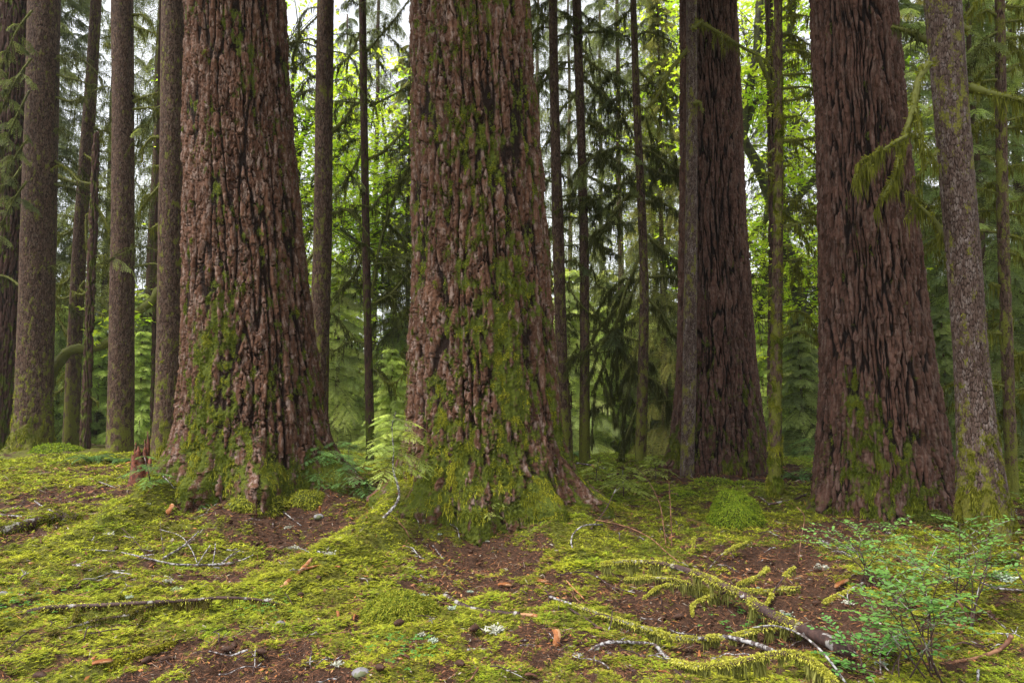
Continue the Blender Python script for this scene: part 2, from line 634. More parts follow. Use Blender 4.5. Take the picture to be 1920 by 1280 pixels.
def moss_tint(x, y, n_extra=0.0, k=None):
    """per-frond colour by drifting patches"""
    a = fbm(x * 0.9, y * 0.9, 0.0, 31, 2)
    b = noise(x * 2.6, y * 2.6, 3.0, 33)
    n = len(x)
    c = np.empty((n, 3))
    g = np.clip(0.5 + 0.9 * a + 0.35 * rng.normal(size=n), 0, 1)[:, None]
    c = MOSS_COLS[1] * (1 - g) + MOSS_COLS[0] * g
    d = np.clip(0.3 + 1.2 * b + 0.3 * rng.normal(size=n), 0, 1)[:, None]
    c = c * (1 - 0.5 * d) + MOSS_COLS[2] * 0.5 * d
    far = sstep(8.5, 11, np.hypot(x, y))[:, None] * sstep(-2.0, 1.0, x)[:, None]
    c = c * (1 - 0.45 * far) + MOSS_COLS[3] * 0.45 * far
    dry = (sstep(0.15, 0.5, fbm(x * 0.6 + 7, y * 0.6, 1.0, 36, 2)) * sstep(6.5, 4.5, y))[:, None]
    c = c * (1 - 0.6 * dry) + MOSS_COLS[4] * 0.6 * dry
    gr = sstep(0.05, 0.5, fbm(x * 1.7 + 3, y * 1.7, 6.0, 41, 2) + 0.2 * rng.normal(size=n))[:, None]
    c = c * (1 - 0.65 * gr) + np.array([0.23, 0.36, 0.03]) * 0.65 * gr
    old = sstep(-0.25, 0.45, 0.8 * noise(x * 3.4, y * 3.4, 8.0, 37) + 0.5 * noise(x * 11, y * 11, 2.0, 38) + 0.25 * rng.normal(size=n))[:, None]
    c = c * (1 - 0.72 * old) + np.array([0.095, 0.09, 0.02]) * 0.72 * old
    return c * (0.65 + 0.7 * rng.random(n))[:, None]


def fronds(P, D, size, col, mb, pairs=3):
    """pinnate moss fronds: a spine and side leaflets"""
    n = len(P)
    up = np.tile([0, 0, 1.0], (n, 1))
    V, Q = blades(P, D, up, size, size * 0.16, fold=0.06, mid=0.4, droop=0.18)
    mb.add(V, Q, col=rep(col, 4))
    D = unit(D)
    S = unit(np.cross(D, up))
    for k in range(pairs):
        t = 0.2 + 0.6 * k / max(pairs - 1, 1)
        for s in (-1, 1):
            dd = unit(D * 0.55 + S * s + np.array([0, 0, 0.15]))
            b = P + D * (size * t)[:, None]
            b[:, 2] -= size * 0.12 * t * t
            V, Q = blades(b, dd, up, size * (0.46 - 0.28 * (t - 0.2)), size * 0.15, mid=0.45, droop=0.25)
            mb.add(V, Q, col=rep(col * 1.06, 4))


def build_moss():
    N = 480000
    r = 2.5 * (19.0 / 2.5) ** (rng.random(N) ** 0.92)
    t = rng.uniform(-0.80, 0.80, N)
    x, y = r * np.sin(t), r * np.cos(t)
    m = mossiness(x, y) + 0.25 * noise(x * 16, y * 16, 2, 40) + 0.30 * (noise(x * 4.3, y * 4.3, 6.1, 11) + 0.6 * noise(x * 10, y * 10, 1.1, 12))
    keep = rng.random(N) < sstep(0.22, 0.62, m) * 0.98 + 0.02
    x, y, r = x[keep], y[keep], r[keep]
    n = len(x)
    z = ground(x, y) - 0.004
    ph = rng.uniform(0, 2 * PI, n)
    D = np.stack([np.cos(ph), np.sin(ph), 0.25 + 0.6 * rng.random(n)], -1)
    size = np.maximum(0.023, 0.0070 * r) * (0.7 + 0.7 * rng.random(n))
    mb = MB()
    c = moss_tint(x, y)
    P = np.stack([x, y, z], -1)
    near = r < 6.5
    fronds(P[near], D[near], size[near], c[near], mb, 3)
    fronds(P[~near], D[~near], size[~near], c[~near], mb, 1)
    o = mb.build("ground_moss", M_MOSS, smooth=False)
    tag(o, "yellow green feathery moss carpeting the forest floor", "moss", kind="stuff")


build_moss()


def build_litter():
    N = 300000
    r = 2.5 * (17.0 / 2.5) ** (rng.random(N))
    t = rng.uniform(-0.80, 0.80, N)
    x, y = r * np.sin(t), r * np.cos(t)
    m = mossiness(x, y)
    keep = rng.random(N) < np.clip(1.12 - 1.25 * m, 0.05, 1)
    x, y, r = x[keep], y[keep], r[keep]
    n = len(x)
    z = ground(x, y) + 0.004 + 0.012 * rng.random(n)
    ph = rng.uniform(0, 2 * PI, n)
    D = np.stack([np.cos(ph), np.sin(ph), rng.normal(0, 0.25, n)], -1)
    Nn = np.stack([rng.normal(0, .5, n), rng.normal(0, .5, n), np.ones(n)], -1)
    L = np.maximum(0.018, 0.005 * r) * (0.5 + rng.random(n) * 1.6)
    flat = rng.random(n) < 0.22
    W = np.where(flat, L * (0.15 + 0.35 * rng.random(n) ** 2), np.maximum(L * 0.07, 0.0007 * r))
    L = np.where(flat, L * 0.8, L * 1.5)
    pal = np.array([[0.12, 0.052, 0.030], [0.20, 0.088, 0.045], [0.035, 0.018, 0.013], [0.32, 0.16, 0.075], [0.30, 0.25, 0.20], [0.40, 0.16, 0.055]])
    c = pal[rng.choice(6, n, p=[.34, .28, .2, .09, .05, .04])] * (0.7 + 0.6 * rng.random(n))[:, None]
    V, Q = blades(np.stack([x, y, z], -1), D, Nn, L, W)
    mb = MB()
    mb.add(V, Q, col=rep(c, 4))
    tag(mb.build("needle_litter", M_LITTER, smooth=False), "brown fallen needles and bark crumbs scattered on bare soil", "litter", kind="stuff")


build_litter()
# ------------------------------------------------------------------ tree trunks
def plate_bark(th, z, R, seed, cw=0.072, chh=0.29, amp=0.074):
    """ragged overlapping plates, lifted at their lower ends, with deep fissures here and there"""
    per = max(6, int(round(2 * PI * R / cw)))
    cx, cy = np.cos(th) * R, np.sin(th) * R
    wu = 0.55 * fbm(cx * 6, cy * 6, z * 3.2, seed, 3) + 0.28 * fbm(cx * 26, cy * 26, z * 17, seed + 4, 2)
    wv = 0.75 * fbm(cx * 7, cy * 7, z * 4, seed + 5, 3) + 0.30 * fbm(cx * 26, cy * 26, z * 20, seed + 6, 2)
    f1, f2, cid, dv = worley(th / (2 * PI) * per + wu, z / chh + wv, per, seed)
    e = f2 - f1
    wdt = 0.10 + 0.13 * noise(cx / 0.14, cy / 0.14, z / 0.3, seed + 15)      # some joints nearly closed, some wide
    plate = sstep(0.0, 1.0, e / np.maximum(wdt, 0.03))
    per2 = int(per * 2.4)
    g1, g2, cid2, dv2 = worley(th / (2 * PI) * per2 + wu * 2.4, z / (chh * 0.40) + wv * 2.2, per2, seed + 11)
    fl = sstep(0.0, 0.16, g2 - g1)
    fis = sstep(0.0, 0.26, np.abs(noise(cx / 0.145 + 0.22 * wu, cy / 0.145 + 0.15 * wv, z / 1.35, seed + 20)))
    h = plate * (0.24 + 0.40 * cid) * (0.12 + 0.88 * fis) + plate * fis * (0.32 * cid2 - 0.13 * dv2 + 0.05 * fl) - 0.12 * dv * plate + 0.08 * noise(cx * 75, cy * 75, z * 50, seed + 30)
    return amp * h, np.clip(h * 1.25, 0, 1), np.clip(0.45 * cid + 0.65 * cid2 - 0.05, 0, 1)


def furrow_bark(th, z, R, seed, cw=0.056, chh=0.66, amp=0.062):
    """long interlacing ridges with deep furrows"""
    cx, cy = np.cos(th) * R, np.sin(th) * R
    wx = 0.022 * noise(cx * 4, cy * 4, z * 2.2, seed + 1) + 0.012 * noise(cx * 15, cy * 15, z * 9, seed + 2)
    tw = th + wx / R
    ax, ay = np.cos(tw) * R, np.sin(tw) * R
    n1 = np.abs(noise(ax / cw, ay / cw, z / chh, seed + 3))
    n2 = np.abs(noise(ax / (cw * 0.45), ay / (cw * 0.45), z / (chh * 0.45), seed + 6))
    n3 = noise(cx * 55, cy * 55, z * 22, seed + 8)
    ridge = sstep(0.0, 0.30, n1)
    sub = sstep(0.0, 0.22, n2)
    per = max(12, int(round(2 * PI * R / 0.030)))
    wu = 0.6 * fbm(cx * 20, cy * 20, z * 9, seed + 14, 2)
    wv = 0.9 * fbm(cx * 20, cy * 20, z * 9, seed + 15, 2)
    f1, f2, cid, dv = worley(tw / (2 * PI) * per + wu, z / 0.085 + wv, per, seed + 17)
    flk = sstep(0.0, 0.2, f2 - f1)
    h = ridge * (0.38 + 0.20 * sub + 0.40 * cid + 0.10 * flk - 0.18 * dv) + 0.09 * n3 + 0.05 * noise(cx * 120, cy * 120, z * 30, seed + 18)
    pid = np.clip(0.05 + 0.75 * cid + 0.35 * noise(cx / 0.12, cy / 0.12, z / 0.3, seed + 9), 0, 1)
    return amp * h, np.clip(h * 1.15, 0, 1), pid


def fine_bark(th, z, R, seed, cw=0.034, chh=0.11, amp=0.014):
    per = max(10, int(round(2 * PI * R / cw)))
    cx, cy = np.cos(th) * R, np.sin(th) * R
    wu = 0.4 * noise(cx * 16, cy * 16, z * 9, seed)
    wv = 0.6 * noise(cx * 18, cy * 18, z * 8, seed + 5)
    f1, f2, cid, dv = worley(th / (2 * PI) * per + wu, z / chh + wv, per, seed)
    h = sstep(0.0, 0.3, f2 - f1) * (0.5 + 0.5 * cid) + 0.2 * noise(cx * 70, cy * 70, z * 30, seed + 3)
    return amp * h, np.clip(h, 0, 1), cid


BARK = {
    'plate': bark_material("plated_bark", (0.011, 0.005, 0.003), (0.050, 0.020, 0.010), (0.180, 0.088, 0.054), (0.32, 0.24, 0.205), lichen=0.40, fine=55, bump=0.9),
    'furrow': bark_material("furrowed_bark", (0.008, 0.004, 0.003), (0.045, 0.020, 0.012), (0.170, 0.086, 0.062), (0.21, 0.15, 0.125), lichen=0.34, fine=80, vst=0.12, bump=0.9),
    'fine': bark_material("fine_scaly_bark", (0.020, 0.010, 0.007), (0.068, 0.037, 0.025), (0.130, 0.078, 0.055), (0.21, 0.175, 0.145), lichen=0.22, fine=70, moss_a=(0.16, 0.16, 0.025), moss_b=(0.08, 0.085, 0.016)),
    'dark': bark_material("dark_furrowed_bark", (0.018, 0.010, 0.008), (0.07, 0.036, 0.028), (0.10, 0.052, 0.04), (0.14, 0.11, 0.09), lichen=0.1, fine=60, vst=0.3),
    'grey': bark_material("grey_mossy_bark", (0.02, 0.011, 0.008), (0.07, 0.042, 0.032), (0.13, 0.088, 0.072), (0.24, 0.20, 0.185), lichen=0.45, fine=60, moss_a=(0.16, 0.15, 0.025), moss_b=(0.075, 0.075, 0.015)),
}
BFUN = {'plate': plate_bark, 'furrow': furrow_bark, 'fine': fine_bark, 'dark': furrow_bark, 'grey': fine_bark}


class Trunk:
    pass


def make_trunk(parent_name, label, rows, base_py, kind, nu=200, dz=0.01, ztop=12.0, seed=1, flare=(), moss=None, bark_kw=None, cat="tree", depth=None, snag=None, group=None, lift=0.0, moss_side=0.0, name='trunk'):
    """rows: (photo y, left edge x, right edge x) from the top down; the base meets the ground at base_py"""
    T = Trunk()
    rows = sorted(rows, key=lambda r: r[0])
    bx = (rows[-1][1] + rows[-1][2]) / 2
    bw = (rows[-1][2] - rows[-1][1])
    if depth is None:
        g = hit(bx, base_py, lift)
        rb = bw / 2 / F * g[1]
        depth = g[1] + rb * 0.85
    Zs, Xs, Rs = [], [], []
    for py, xl, xr in rows:
        p = at((xl + xr) / 2, py, depth)
        fwd = p[1] * CP + (p[2] - EYE) * SP
        Zs.append(p[2]); Xs.append(p[0]); Rs.append((xr - xl) / 2 / F * fwd)
    Zs, Xs, Rs = np.array(Zs)[::-1], np.array(Xs)[::-1], np.array(Rs)[::-1]
    kx = np.polyfit(Zs, Xs, 1)[0] * 0.8
    kr = max(min(np.polyfit(Zs[-2:], Rs[-2:], 1)[0], -0.004), -0.02 if Rs[-1] > 0.3 else -0.8 * Rs[-1] / (ztop - Zs[-1] + 1))
    zb = float(ground(Xs[0], depth, False))
    T.depth, T.zb = depth, zb

    def prof(z):
        z = np.asarray(z, float)
        X = np.interp(z, Zs, Xs)
        Rr = np.interp(z, Zs, Rs)
        over = np.maximum(z - Zs[-1], 0)
        X = X + kx * over
        Rr = np.maximum(Rr + kr * over, 0.02)
        X = X - np.maximum(Zs[0] - z, 0) * kx * 0.5
        return X, Rr
    T.prof = prof
    zvis = Zs[-1] + 0.3
    z0 = zb - 0.35
    top = snag if snag else ztop
    zz = np.arange(z0, min(zvis, top), dz)
    if top > zvis:
        zz = np.concatenate([zz, np.linspace(min(zvis, top), top, 24)])
    # smooth the profile
    zf = np.linspace(z0, top, 400)
    Xf, Rf = prof(zf)
    kk = np.hanning(41); kk /= kk.sum()
    Xf = np.convolve(np.pad(Xf, 20, 'edge'), kk, 'valid'); Rf = np.convolve(np.pad(Rf, 20, 'edge'), kk, 'valid')
    th = np.linspace(0, 2 * PI, nu, endpoint=False)
    TH, ZZ = np.meshgrid(th, zz)
    Xc = np.interp(ZZ, zf, Xf)
    Rc = np.interp(ZZ, zf, Rf)
    Rref = float(np.median(Rc[: max(2, len(Rc) // 2)]))
    if Rref > 0.12:
        Rc = Rc * (1 + 0.03 * noise(np.cos(TH) * 1.3, np.sin(TH) * 1.3, ZZ * 0.6, seed + 77))
    for ang, wd, ln, hs_ in flare:      # root swellings: direction (0 = +x, -pi/2 = towards the camera)
        d = np.angle(np.exp(1j * (TH - ang)))
        Rc = Rc + ln * np.exp(-(d / wd) ** 2) * np.exp(-np.maximum(ZZ - zb, 0) / hs_)
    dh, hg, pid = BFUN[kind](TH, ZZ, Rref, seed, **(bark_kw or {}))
    zr = ZZ - zb
    fade = 1.0
    if moss is None:
        moss = dict(base=0.5, h=0.6, all=-0.1)
    cx, cy = np.cos(TH) * Rref, np.sin(TH) * Rref
    mm = moss.get('all', -0.2) + moss.get('base', 0.6) * np.exp(-np.maximum(zr, 0) / moss.get('h', 0.6)) + moss.get('n', 0.55) * fbm(cx * 3.2, cy * 3.2, ZZ * 1.4, seed + 50, 3) + 0.52 * noise(cx * 13, cy * 13, ZZ * 6, seed + 55) + 0.24 * noise(cx * 34, cy * 34, ZZ * 20, seed + 57) - 0.22 * (hg > 0.42)
    for ang, wd, zc, zw, a in moss.get('patches', ()):
        d = np.angle(np.exp(1j * (TH - ang)))
        mm = mm + a * np.exp(-(d / wd) ** 2 - ((zr - zc) / zw) ** 2)
    if moss_side:
        mm = mm + moss_side * np.cos(TH)
    mm = np.clip(mm + 0.5, 0, 1)
    dh = dh * (1 - 0.45 * sstep(0.5, 0.8, mm)) + 0.012 * (Rref > 0.3) * sstep(0.5, 0.8, mm) * (1 + noise(cx * 35, cy * 35, ZZ * 30, seed + 60))
    Rc = Rc - (0.5 * float(np.mean(dh))) + dh
    if snag:
        Rc = Rc * np.clip((snag + 0.12 * noise(np.cos(TH) * 3, np.sin(TH) * 3, 0, seed) - ZZ) / 0.04, 0.02, 1)
    V = np.stack([Xc + Rc * np.cos(TH), depth + Rc * np.sin(TH), ZZ], -1)
    T.V, T.moss, T.th, T.z = V, mm, TH, ZZ
    X0 = float(np.interp(zb, zf, Xf))
    T.loc = np.array([X0, depth, zb])
    nz = len(zz)
    i = np.arange(nz - 1)[:, None] * nu
    j = np.arange(nu)[None, :]
    j2 = (j + 1) % nu
    Q = np.stack([i + j, i + j2, i + nu + j2, i + nu + j], -1).reshape(-1, 4)
    V2 = (V - T.loc).reshape(-1, 3)
    V2 = np.vstack([V2, [[V2[-nu:, 0].mean(), V2[-nu:, 1].mean(), V2[-1, 2]]]])
    jj = np.arange(nu)
    tr = np.stack([np.full(nu, nz * nu), (nz - 1) * nu + jj, (nz - 1) * nu + (jj + 1) % nu], -1)
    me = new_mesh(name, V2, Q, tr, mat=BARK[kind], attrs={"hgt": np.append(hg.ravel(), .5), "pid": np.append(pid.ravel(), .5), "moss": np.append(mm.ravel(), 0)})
    T.root = thing(parent_name, label, cat, T.loc, 0, group)
    T.trunk = link(name, me, T.root)
    return T


def bark_tufts(T, n, thr=0.6, zmax=7.0, size=0.05, name="moss_cushions", strand=0.5, dens_h=None, cols=None):
    """raised moss growing on a trunk: short tufts and drooping strands where its mask is high"""
    V, mm, z = T.V, T.moss, T.z - T.zb
    front = np.sin(T.th) < 0.35
    wt = (sstep(thr, thr + 0.22, mm) * front * (z < zmax) * (z > -0.1)).ravel()
    pv = V.reshape(-1, 3)
    wt = wt * sstep(-0.12, 0.22, noise(pv[:, 0] * 9, pv[:, 1] * 9, pv[:, 2] * 7, 91) + 0.5 * noise(pv[:, 0] * 22, pv[:, 1] * 22, pv[:, 2] * 16, 92))
    if dens_h:
        wt = wt * np.clip(np.exp(-z.ravel() / dens_h) + 0.25, 0, 1)
    if wt.sum() < 1:
        return None
    idx = rng.choice(len(wt), n, p=wt / wt.sum())
    P = V.reshape(-1, 3)[idx] - T.loc
    th = T.th.ravel()[idx]
    zz = z.ravel()[idx]
    out = np.stack([np.cos(th), np.sin(th), np.zeros(n)], -1)
    tang = np.stack([-np.sin(th), np.cos(th), np.zeros(n)], -1)
    mb = MB()
    pal = np.array(cols if cols is not None else [[0.16, 0.175, 0.018], [0.085, 0.11, 0.012], [0.28, 0.27, 0.03]])
    clump = noise(P[:, 0] * 4, P[:, 1] * 4, P[:, 2] * 4, 90)
    gi = np.clip(((clump + 0.25 * rng.normal(size=n)) * 2.2 + 1.2), 0, 1.99)
    c = pal[0] * (1 - np.abs(gi - 1))[:, None] + np.where((gi > 1)[:, None], pal[2], pal[1]) * np.abs(gi - 1)[:, None]
    c = c * (0.7 + 0.6 * rng.random(n))[:, None]
    for k in range(3):
        D = out * rng.uniform(0.5, 1.2, (n, 1)) + tang * rng.normal(0, 0.7, (n, 1)) + np.array([0, 0, 1.0]) * rng.uniform(-0.9, 0.4, (n, 1))
        L = size * rng.uniform(0.5, 1.1, n)
        Vv, Q = blades(P, D, out + 0.3 * rng.normal(size=(n, 3)), L, L * 0.32, droop=0.3)
        mb.add(Vv, Q, col=rep(c, 4))
    ns = int(n * strand)
    if ns:
        s = slice(0, ns)
        low = np.exp(-np.maximum(zz[s], 0) / 0.7)
        L = size * rng.uniform(0.8, 2.2, ns) * (0.5 + 1.6 * low)
        D1 = out[s] * 0.7 + tang[s] * rng.normal(0, 0.5, (ns, 1)) + np.array([0, 0, -0.4])
        Vv, Q = blades(P[s], D1, tang[s], L * 0.6, L * 0.16)
        mb.add(Vv, Q, col=rep(c[s] * 1.15, 4))
        P2 = P[s] + unit(D1) * (L * 0.5)[:, None]
        D2 = out[s] * 0.12 + tang[s] * rng.normal(0, 0.25, (ns, 1)) + np.array([0, 0, -1.0])
        Vv, Q = blades(P2, D2, out[s], L * 0.9, L * 0.13)
        mb.add(Vv, Q, col=rep(c[s] * 1.25, 4))
    return mb.build(name, M_MOSS, T.root, smooth=False)


def cushions(T, n, spots, size=(0.025, 0.06), name="moss_cushion", cols=((0.10, 0.125, 0.012), (0.16, 0.18, 0.018), (0.065, 0.085, 0.01))):
    """rounded moss cushions standing proud of the bark; spots: (angle, spread, height, spread, weight)"""
    th, z = T.th, T.z - T.zb
    wt = np.zeros(th.shape)
    for a, da, zc, dz_, k in spots:
        d = np.angle(np.exp(1j * (th - a)))
        wt += k * np.exp(-(d / da) ** 2 - ((z - zc) / dz_) ** 2)
    wt = (wt * (z > 0.05)).ravel()
    idx = rng.choice(len(wt), n, p=wt / wt.sum())
    mb = MB()
    for i in idx:
        c = T.V.reshape(-1, 3)[i] - T.loc
        a = T.th.ravel()[i]
        out, tg = np.array([math.cos(a), math.sin(a), 0]), np.array([-math.sin(a), math.cos(a), 0])
        s = rng.uniform(*size) * (0.6 + 0.8 * rng.random() ** 2)
        m = int(40 + 900 * s)
        q = rng.normal(0, 0.55, (m, 2)) * s * np.array([0.8, 1.25])
        hh = np.sqrt(np.clip(1 - (np.hypot(q[:, 0], q[:, 1] * .7) / (1.2 * s)) ** 2, 0, 1)) * s * 0.5
        P = c + q[:, :1] * tg + q[:, 1:] * np.array([0, 0, 1.0]) + out * hh[:, None] - out * 0.012
        D = out + rng.normal(0, 0.65, (m, 3)) + np.array([0, 0, -0.3])
        L = rng.uniform(0.012, 0.026, m)
        V, Q = blades(P, D, rng.normal(size=(m, 3)), L, L * 0.5, droop=0.2)
        cc = np.array(cols[rng.integers(0, len(cols))]) * rng.uniform(0.7, 1.3, (m, 1))
        mb.add(V, Q, col=rep(cc, 4))
    return mb.build(name, M_MOSS, T.root, smooth=False)


HP = PI / 2
# the two near giants with plated bark
BIG_A = make_trunk('old_fir', "giant plated bark fir on the mossy mound behind the broken stump", [
    (0, 357, 527), (220, 358, 540), (440, 357, 560), (600, 355, 578), (700, 352, 590), (800, 348, 604), (870, 342, 622)], 930, 'plate', nu=560, dz=0.0095, ztop=30, seed=3,
    flare=[(PI * 0.98, 0.25, 0.36, 0.24), (-0.20, 0.22, 0.60, 0.30), (-HP * 0.75, 0.2, 0.40, 0.28), (-HP * 1.2, 0.16, 0.3, 0.22), (-HP * 1.55, 0.25, 0.45, 0.3)],
    moss=dict(base=0.48, h=0.7, all=-0.20, n=0.6, patches=[(-HP - 0.35, 0.35, 1.1, 0.9, 0.45), (-PI * 0.93, 0.3, 0.6, 0.9, 0.6), (-HP, 0.5, 2.1, 0.7, 0.15)]))
BIG_B = make_trunk('old_fir', "widest plated bark fir, moss cushions up its face, in front of all the other trees", [
    (0, 776, 985), (220, 778, 1003), (440, 782, 1022), (660, 775, 1034), (800, 770, 1046), (900, 764, 1058), (960, 758, 1072)], 985, 'plate', nu=640, dz=0.0085, ztop=30, seed=8,
    flare=[(PI * 1.02, 0.28, 0.42, 0.28), (-0.30, 0.20, 0.55, 0.26), (-HP * 1.42, 0.20, 0.42, 0.22), (-HP * 0.55, 0.18, 0.34, 0.24), (-HP * 1.05, 0.15, 0.16, 0.2)],
    bark_kw=dict(cw=0.078, chh=0.32, amp=0.082),
    moss=dict(base=0.44, h=0.55, all=-0.13, n=0.6, patches=[(-HP + 0.15, 0.45, 4.2, 1.6, 0.12), (-HP + 0.35, 0.5, 1.9, 1.0, 0.22), (-0.15, 0.25, 3.4, 3.0, 0.35), (-HP - 0.5, 0.35, 0.5, 0.5, 0.4), (-PI * 0.97, 0.2, 1.2, 0.9, 0.5), (-HP + 0.3, 0.5, 0.7, 0.7, 0.25)]))
BIG_C = make_trunk('old_fir', "furrowed red brown fir standing on the brown mound behind the slim trunk", [
    (0, 1281, 1375), (220, 1281, 1385), (440, 1279, 1393), (600, 1277, 1404), (700, 1276, 1413), (800, 1268, 1424), (850, 1256, 1436)], 888, 'furrow', nu=460, dz=0.013, ztop=30, seed=14,
    flare=[(PI * 1.05, 0.3, 0.25, 0.25), (-0.1, 0.3, 0.2, 0.25)], bark_kw=dict(cw=0.066, chh=0.75, amp=0.075),
    moss=dict(base=0.35, h=0.9, all=-0.38, n=0.45, patches=[(-HP - 0.5, 0.5, 1.3, 1.0, 0.25), (-HP + 0.6, 0.4, 0.9, 0.8, 0.3), (-PI * 0.9, 0.3, 0.4, 0.5, 0.5)]))
BIG_D = make_trunk('old_fir', "furrowed red brown fir with moss skirt beside the grey mossy trunk", [
    (0, 1531, 1664), (220, 1540, 1684), (440, 1547, 1707), (600, 1550, 1723), (700, 1551, 1736), (800, 1548, 1750), (880, 1541, 1766), (940, 1536, 1778)], 975, 'furrow', nu=520, dz=0.0105, ztop=30, seed=21,
    flare=[(-0.2, 0.22, 0.34, 0.28), (PI * 1.03, 0.22, 0.22, 0.24), (-HP * 0.7, 0.16, 0.22, 0.25), (-HP * 1.3, 0.18, 0.20, 0.22)],
    moss=dict(base=0.5, h=0.5, all=-0.40, n=0.5, patches=[(-HP - 0.8, 0.5, 1.0, 0.7, 0.4), (-HP - 0.3, 0.6, 0.35, 0.35, 0.35), (-0.1, 0.25, 1.5, 1.5, 0.25)]))
bark_tufts(BIG_A, 15000, 0.56, 5, 0.018, strand=0.12, dens_h=1.5)
bark_tufts(BIG_B, 26000, 0.58, 7, 0.018, strand=0.12, dens_h=1.6, cols=[[0.20, 0.21, 0.02], [0.10, 0.12, 0.014], [0.36, 0.34, 0.035]])
cushions(BIG_B, 190, [(-HP + 0.05, 0.38, 4.6, 1.6, 1.0), (-HP + 0.35, 0.3, 2.6, 1.2, .7), (-HP + 1.1, 0.25, 3.6, 2.4, .9), (-HP - 0.75, 0.25, 2.8, 1.6, .5)])
cushions(BIG_A, 70, [(-HP + 0.3, 0.5, 3.5, 2.0, .8), (-HP - 0.2, 0.5, 1.8, 1.2, 1.0), (-HP - .9, .3, 3, 2, .5)], size=(0.02, 0.045))
bark_tufts(BIG_C, 7000, 0.55, 4, 0.028, strand=0.3, dens_h=1.0, cols=[[0.11, 0.12, 0.014], [0.06, 0.08, 0.01], [0.13, 0.14, 0.02]])
bark_tufts(BIG_D, 15000, 0.55, 4, 0.022, strand=0.10, dens_h=1.0, cols=[[0.13, 0.15, 0.014], [0.06, 0.08, 0.01], [0.17, 0.18, 0.02]])

# the middle-sized and slim trunks
SLIM = {}


def slim(key, label, rows, base_py, kind='fine', **kw):
    a = dict(nu=120, dz=0.02, ztop=27.0, seed=30 + 3 * len(SLIM), moss=dict(base=0.55, h=1.5, all=-0.12, n=0.45))
    a.update(kw)
    SLIM[key] = make_trunk(a.pop('pname', 'conifer_tree'), label, rows, base_py, kind, **a)
    return SLIM[key]


slim('L0', "dark furrowed fir half hidden behind the thick mossy footed trunk", [(0, 2, 52), (440, -12, 46), (640, -22, 36), (840, -40, 18)], 846, 'dark', dz=0.03, nu=160)
slim('L1', "thick brown trunk with flaring moss covered foot at the edge of the stand", [(0, 57, 108), (220, 52, 105), (440, 44, 100), (640, 38, 96), (760, 33, 93), (830, 28, 95)], 846, nu=220, dz=0.018,
     flare=[(-HP * 1.4, 0.35, 0.25, 0.25), (-HP * 0.7, 0.3, 0.15, 0.2), (PI, 0.3, 0.3, 0.2)], moss=dict(base=0.75, h=1.2, all=-0.22, n=0.45), bark_kw=dict(cw=0.045, chh=0.12, amp=0.016))
slim('L2', "thin leaning grey brown trunk beside the mossy snag", [(0, 172, 189), (180, 160, 180), (440, 139, 161), (640, 128, 152), (840, 119, 146)], 856, depth=19.6)
slim('L4', "straight dark brown trunk where the arching mossy maple limb passes behind", [(0, 211, 247), (220, 213, 249), (440, 211, 249), (640, 207, 249), (760, 205, 249), (840, 202, 248)], 850, nu=150,
     moss=dict(base=0.5, h=1.2, all=-0.25, n=0.35), flare=[(-HP, 0.6, 0.08, 0.3)], kind='fine')
slim('L5', "straight brown trunk standing between the broken stump and the mounded giant", [(0, 305, 345), (220, 303, 345), (440, 299, 341), (640, 296, 341), (760, 293, 341), (840, 286, 341)], 868, nu=150,
     flare=[(PI, 0.4, 0.15, 0.25), (-HP, 0.5, 0.1, 0.3)], moss=dict(base=0.6, h=1.0, all=-0.16, n=0.45))
slim('S6', "slim grey brown trunk close behind the mounded giant", [(0, 596, 625), (200, 592, 623), (440, 589, 622), (640, 582, 616), (820, 580, 614)], 872, nu=130,
     moss=dict(base=0.35, h=2.0, all=-0.18, n=0.5))
slim('S7', "very thin bare trunk rising behind the white stemmed seedling", [(0, 673, 686), (220, 676, 689), (440, 679, 693), (640, 683, 697), (800, 686, 702)], 868, nu=70, kind='dark', bark_kw=dict(cw=0.03, chh=0.2, amp=0.008))
slim('S8', "slim leaning trunk nearest the widest fir, second of a close pair", [(0, 1029, 1044), (220, 1032, 1048), (440, 1036, 1057), (640, 1042, 1062), (800, 1048, 1071), (860, 1050, 1076)], 872, nu=100, moss=dict(base=0.65, h=1.6, all=-0.2, n=0.4))
slim('S9', "slim straight trunk of a close pair, with drooping limbs on its far side", [(0, 1073, 1089), (220, 1081, 1096), (440, 1087, 1103), (640, 1088, 1105), (800, 1087, 1105), (860, 1085, 1107)], 868, nu=100, moss=dict(base=0.65, h=1.6, all=-0.2, n=0.4))
slim('S10', "slim bowed trunk hung with dark drooping mossy boughs", [(0, 1182, 1192), (220, 1188, 1201), (440, 1198, 1213), (560, 1201, 1216), (700, 1196, 1215), (860, 1190, 1211)], 868, nu=90, moss=dict(base=0.6, h=1.8, all=-0.12, n=0.4))
slim('S11', "slim grey trunk directly before the fir on the brown mound", [(0, 1287, 1306), (220, 1287, 1307), (440, 1285, 1307), (640, 1281, 1306), (800, 1279, 1304), (880, 1274, 1300)], 897, nu=120, kind='grey',
     moss=dict(base=0.3, h=0.5, all=-0.1, n=0.4), bark_kw=dict(cw=0.02, chh=0.04, amp=0.005))
slim('S12', "thin moss covered trunk with many short green stubs beside the vine maple", [(0, 1452, 1465), (220, 1453, 1467), (440, 1451, 1467), (640, 1447, 1465), (800, 1443, 1464), (900, 1440, 1463)], 932, nu=90, moss=dict(base=0.5, h=0.8, all=0.12, n=0.45))
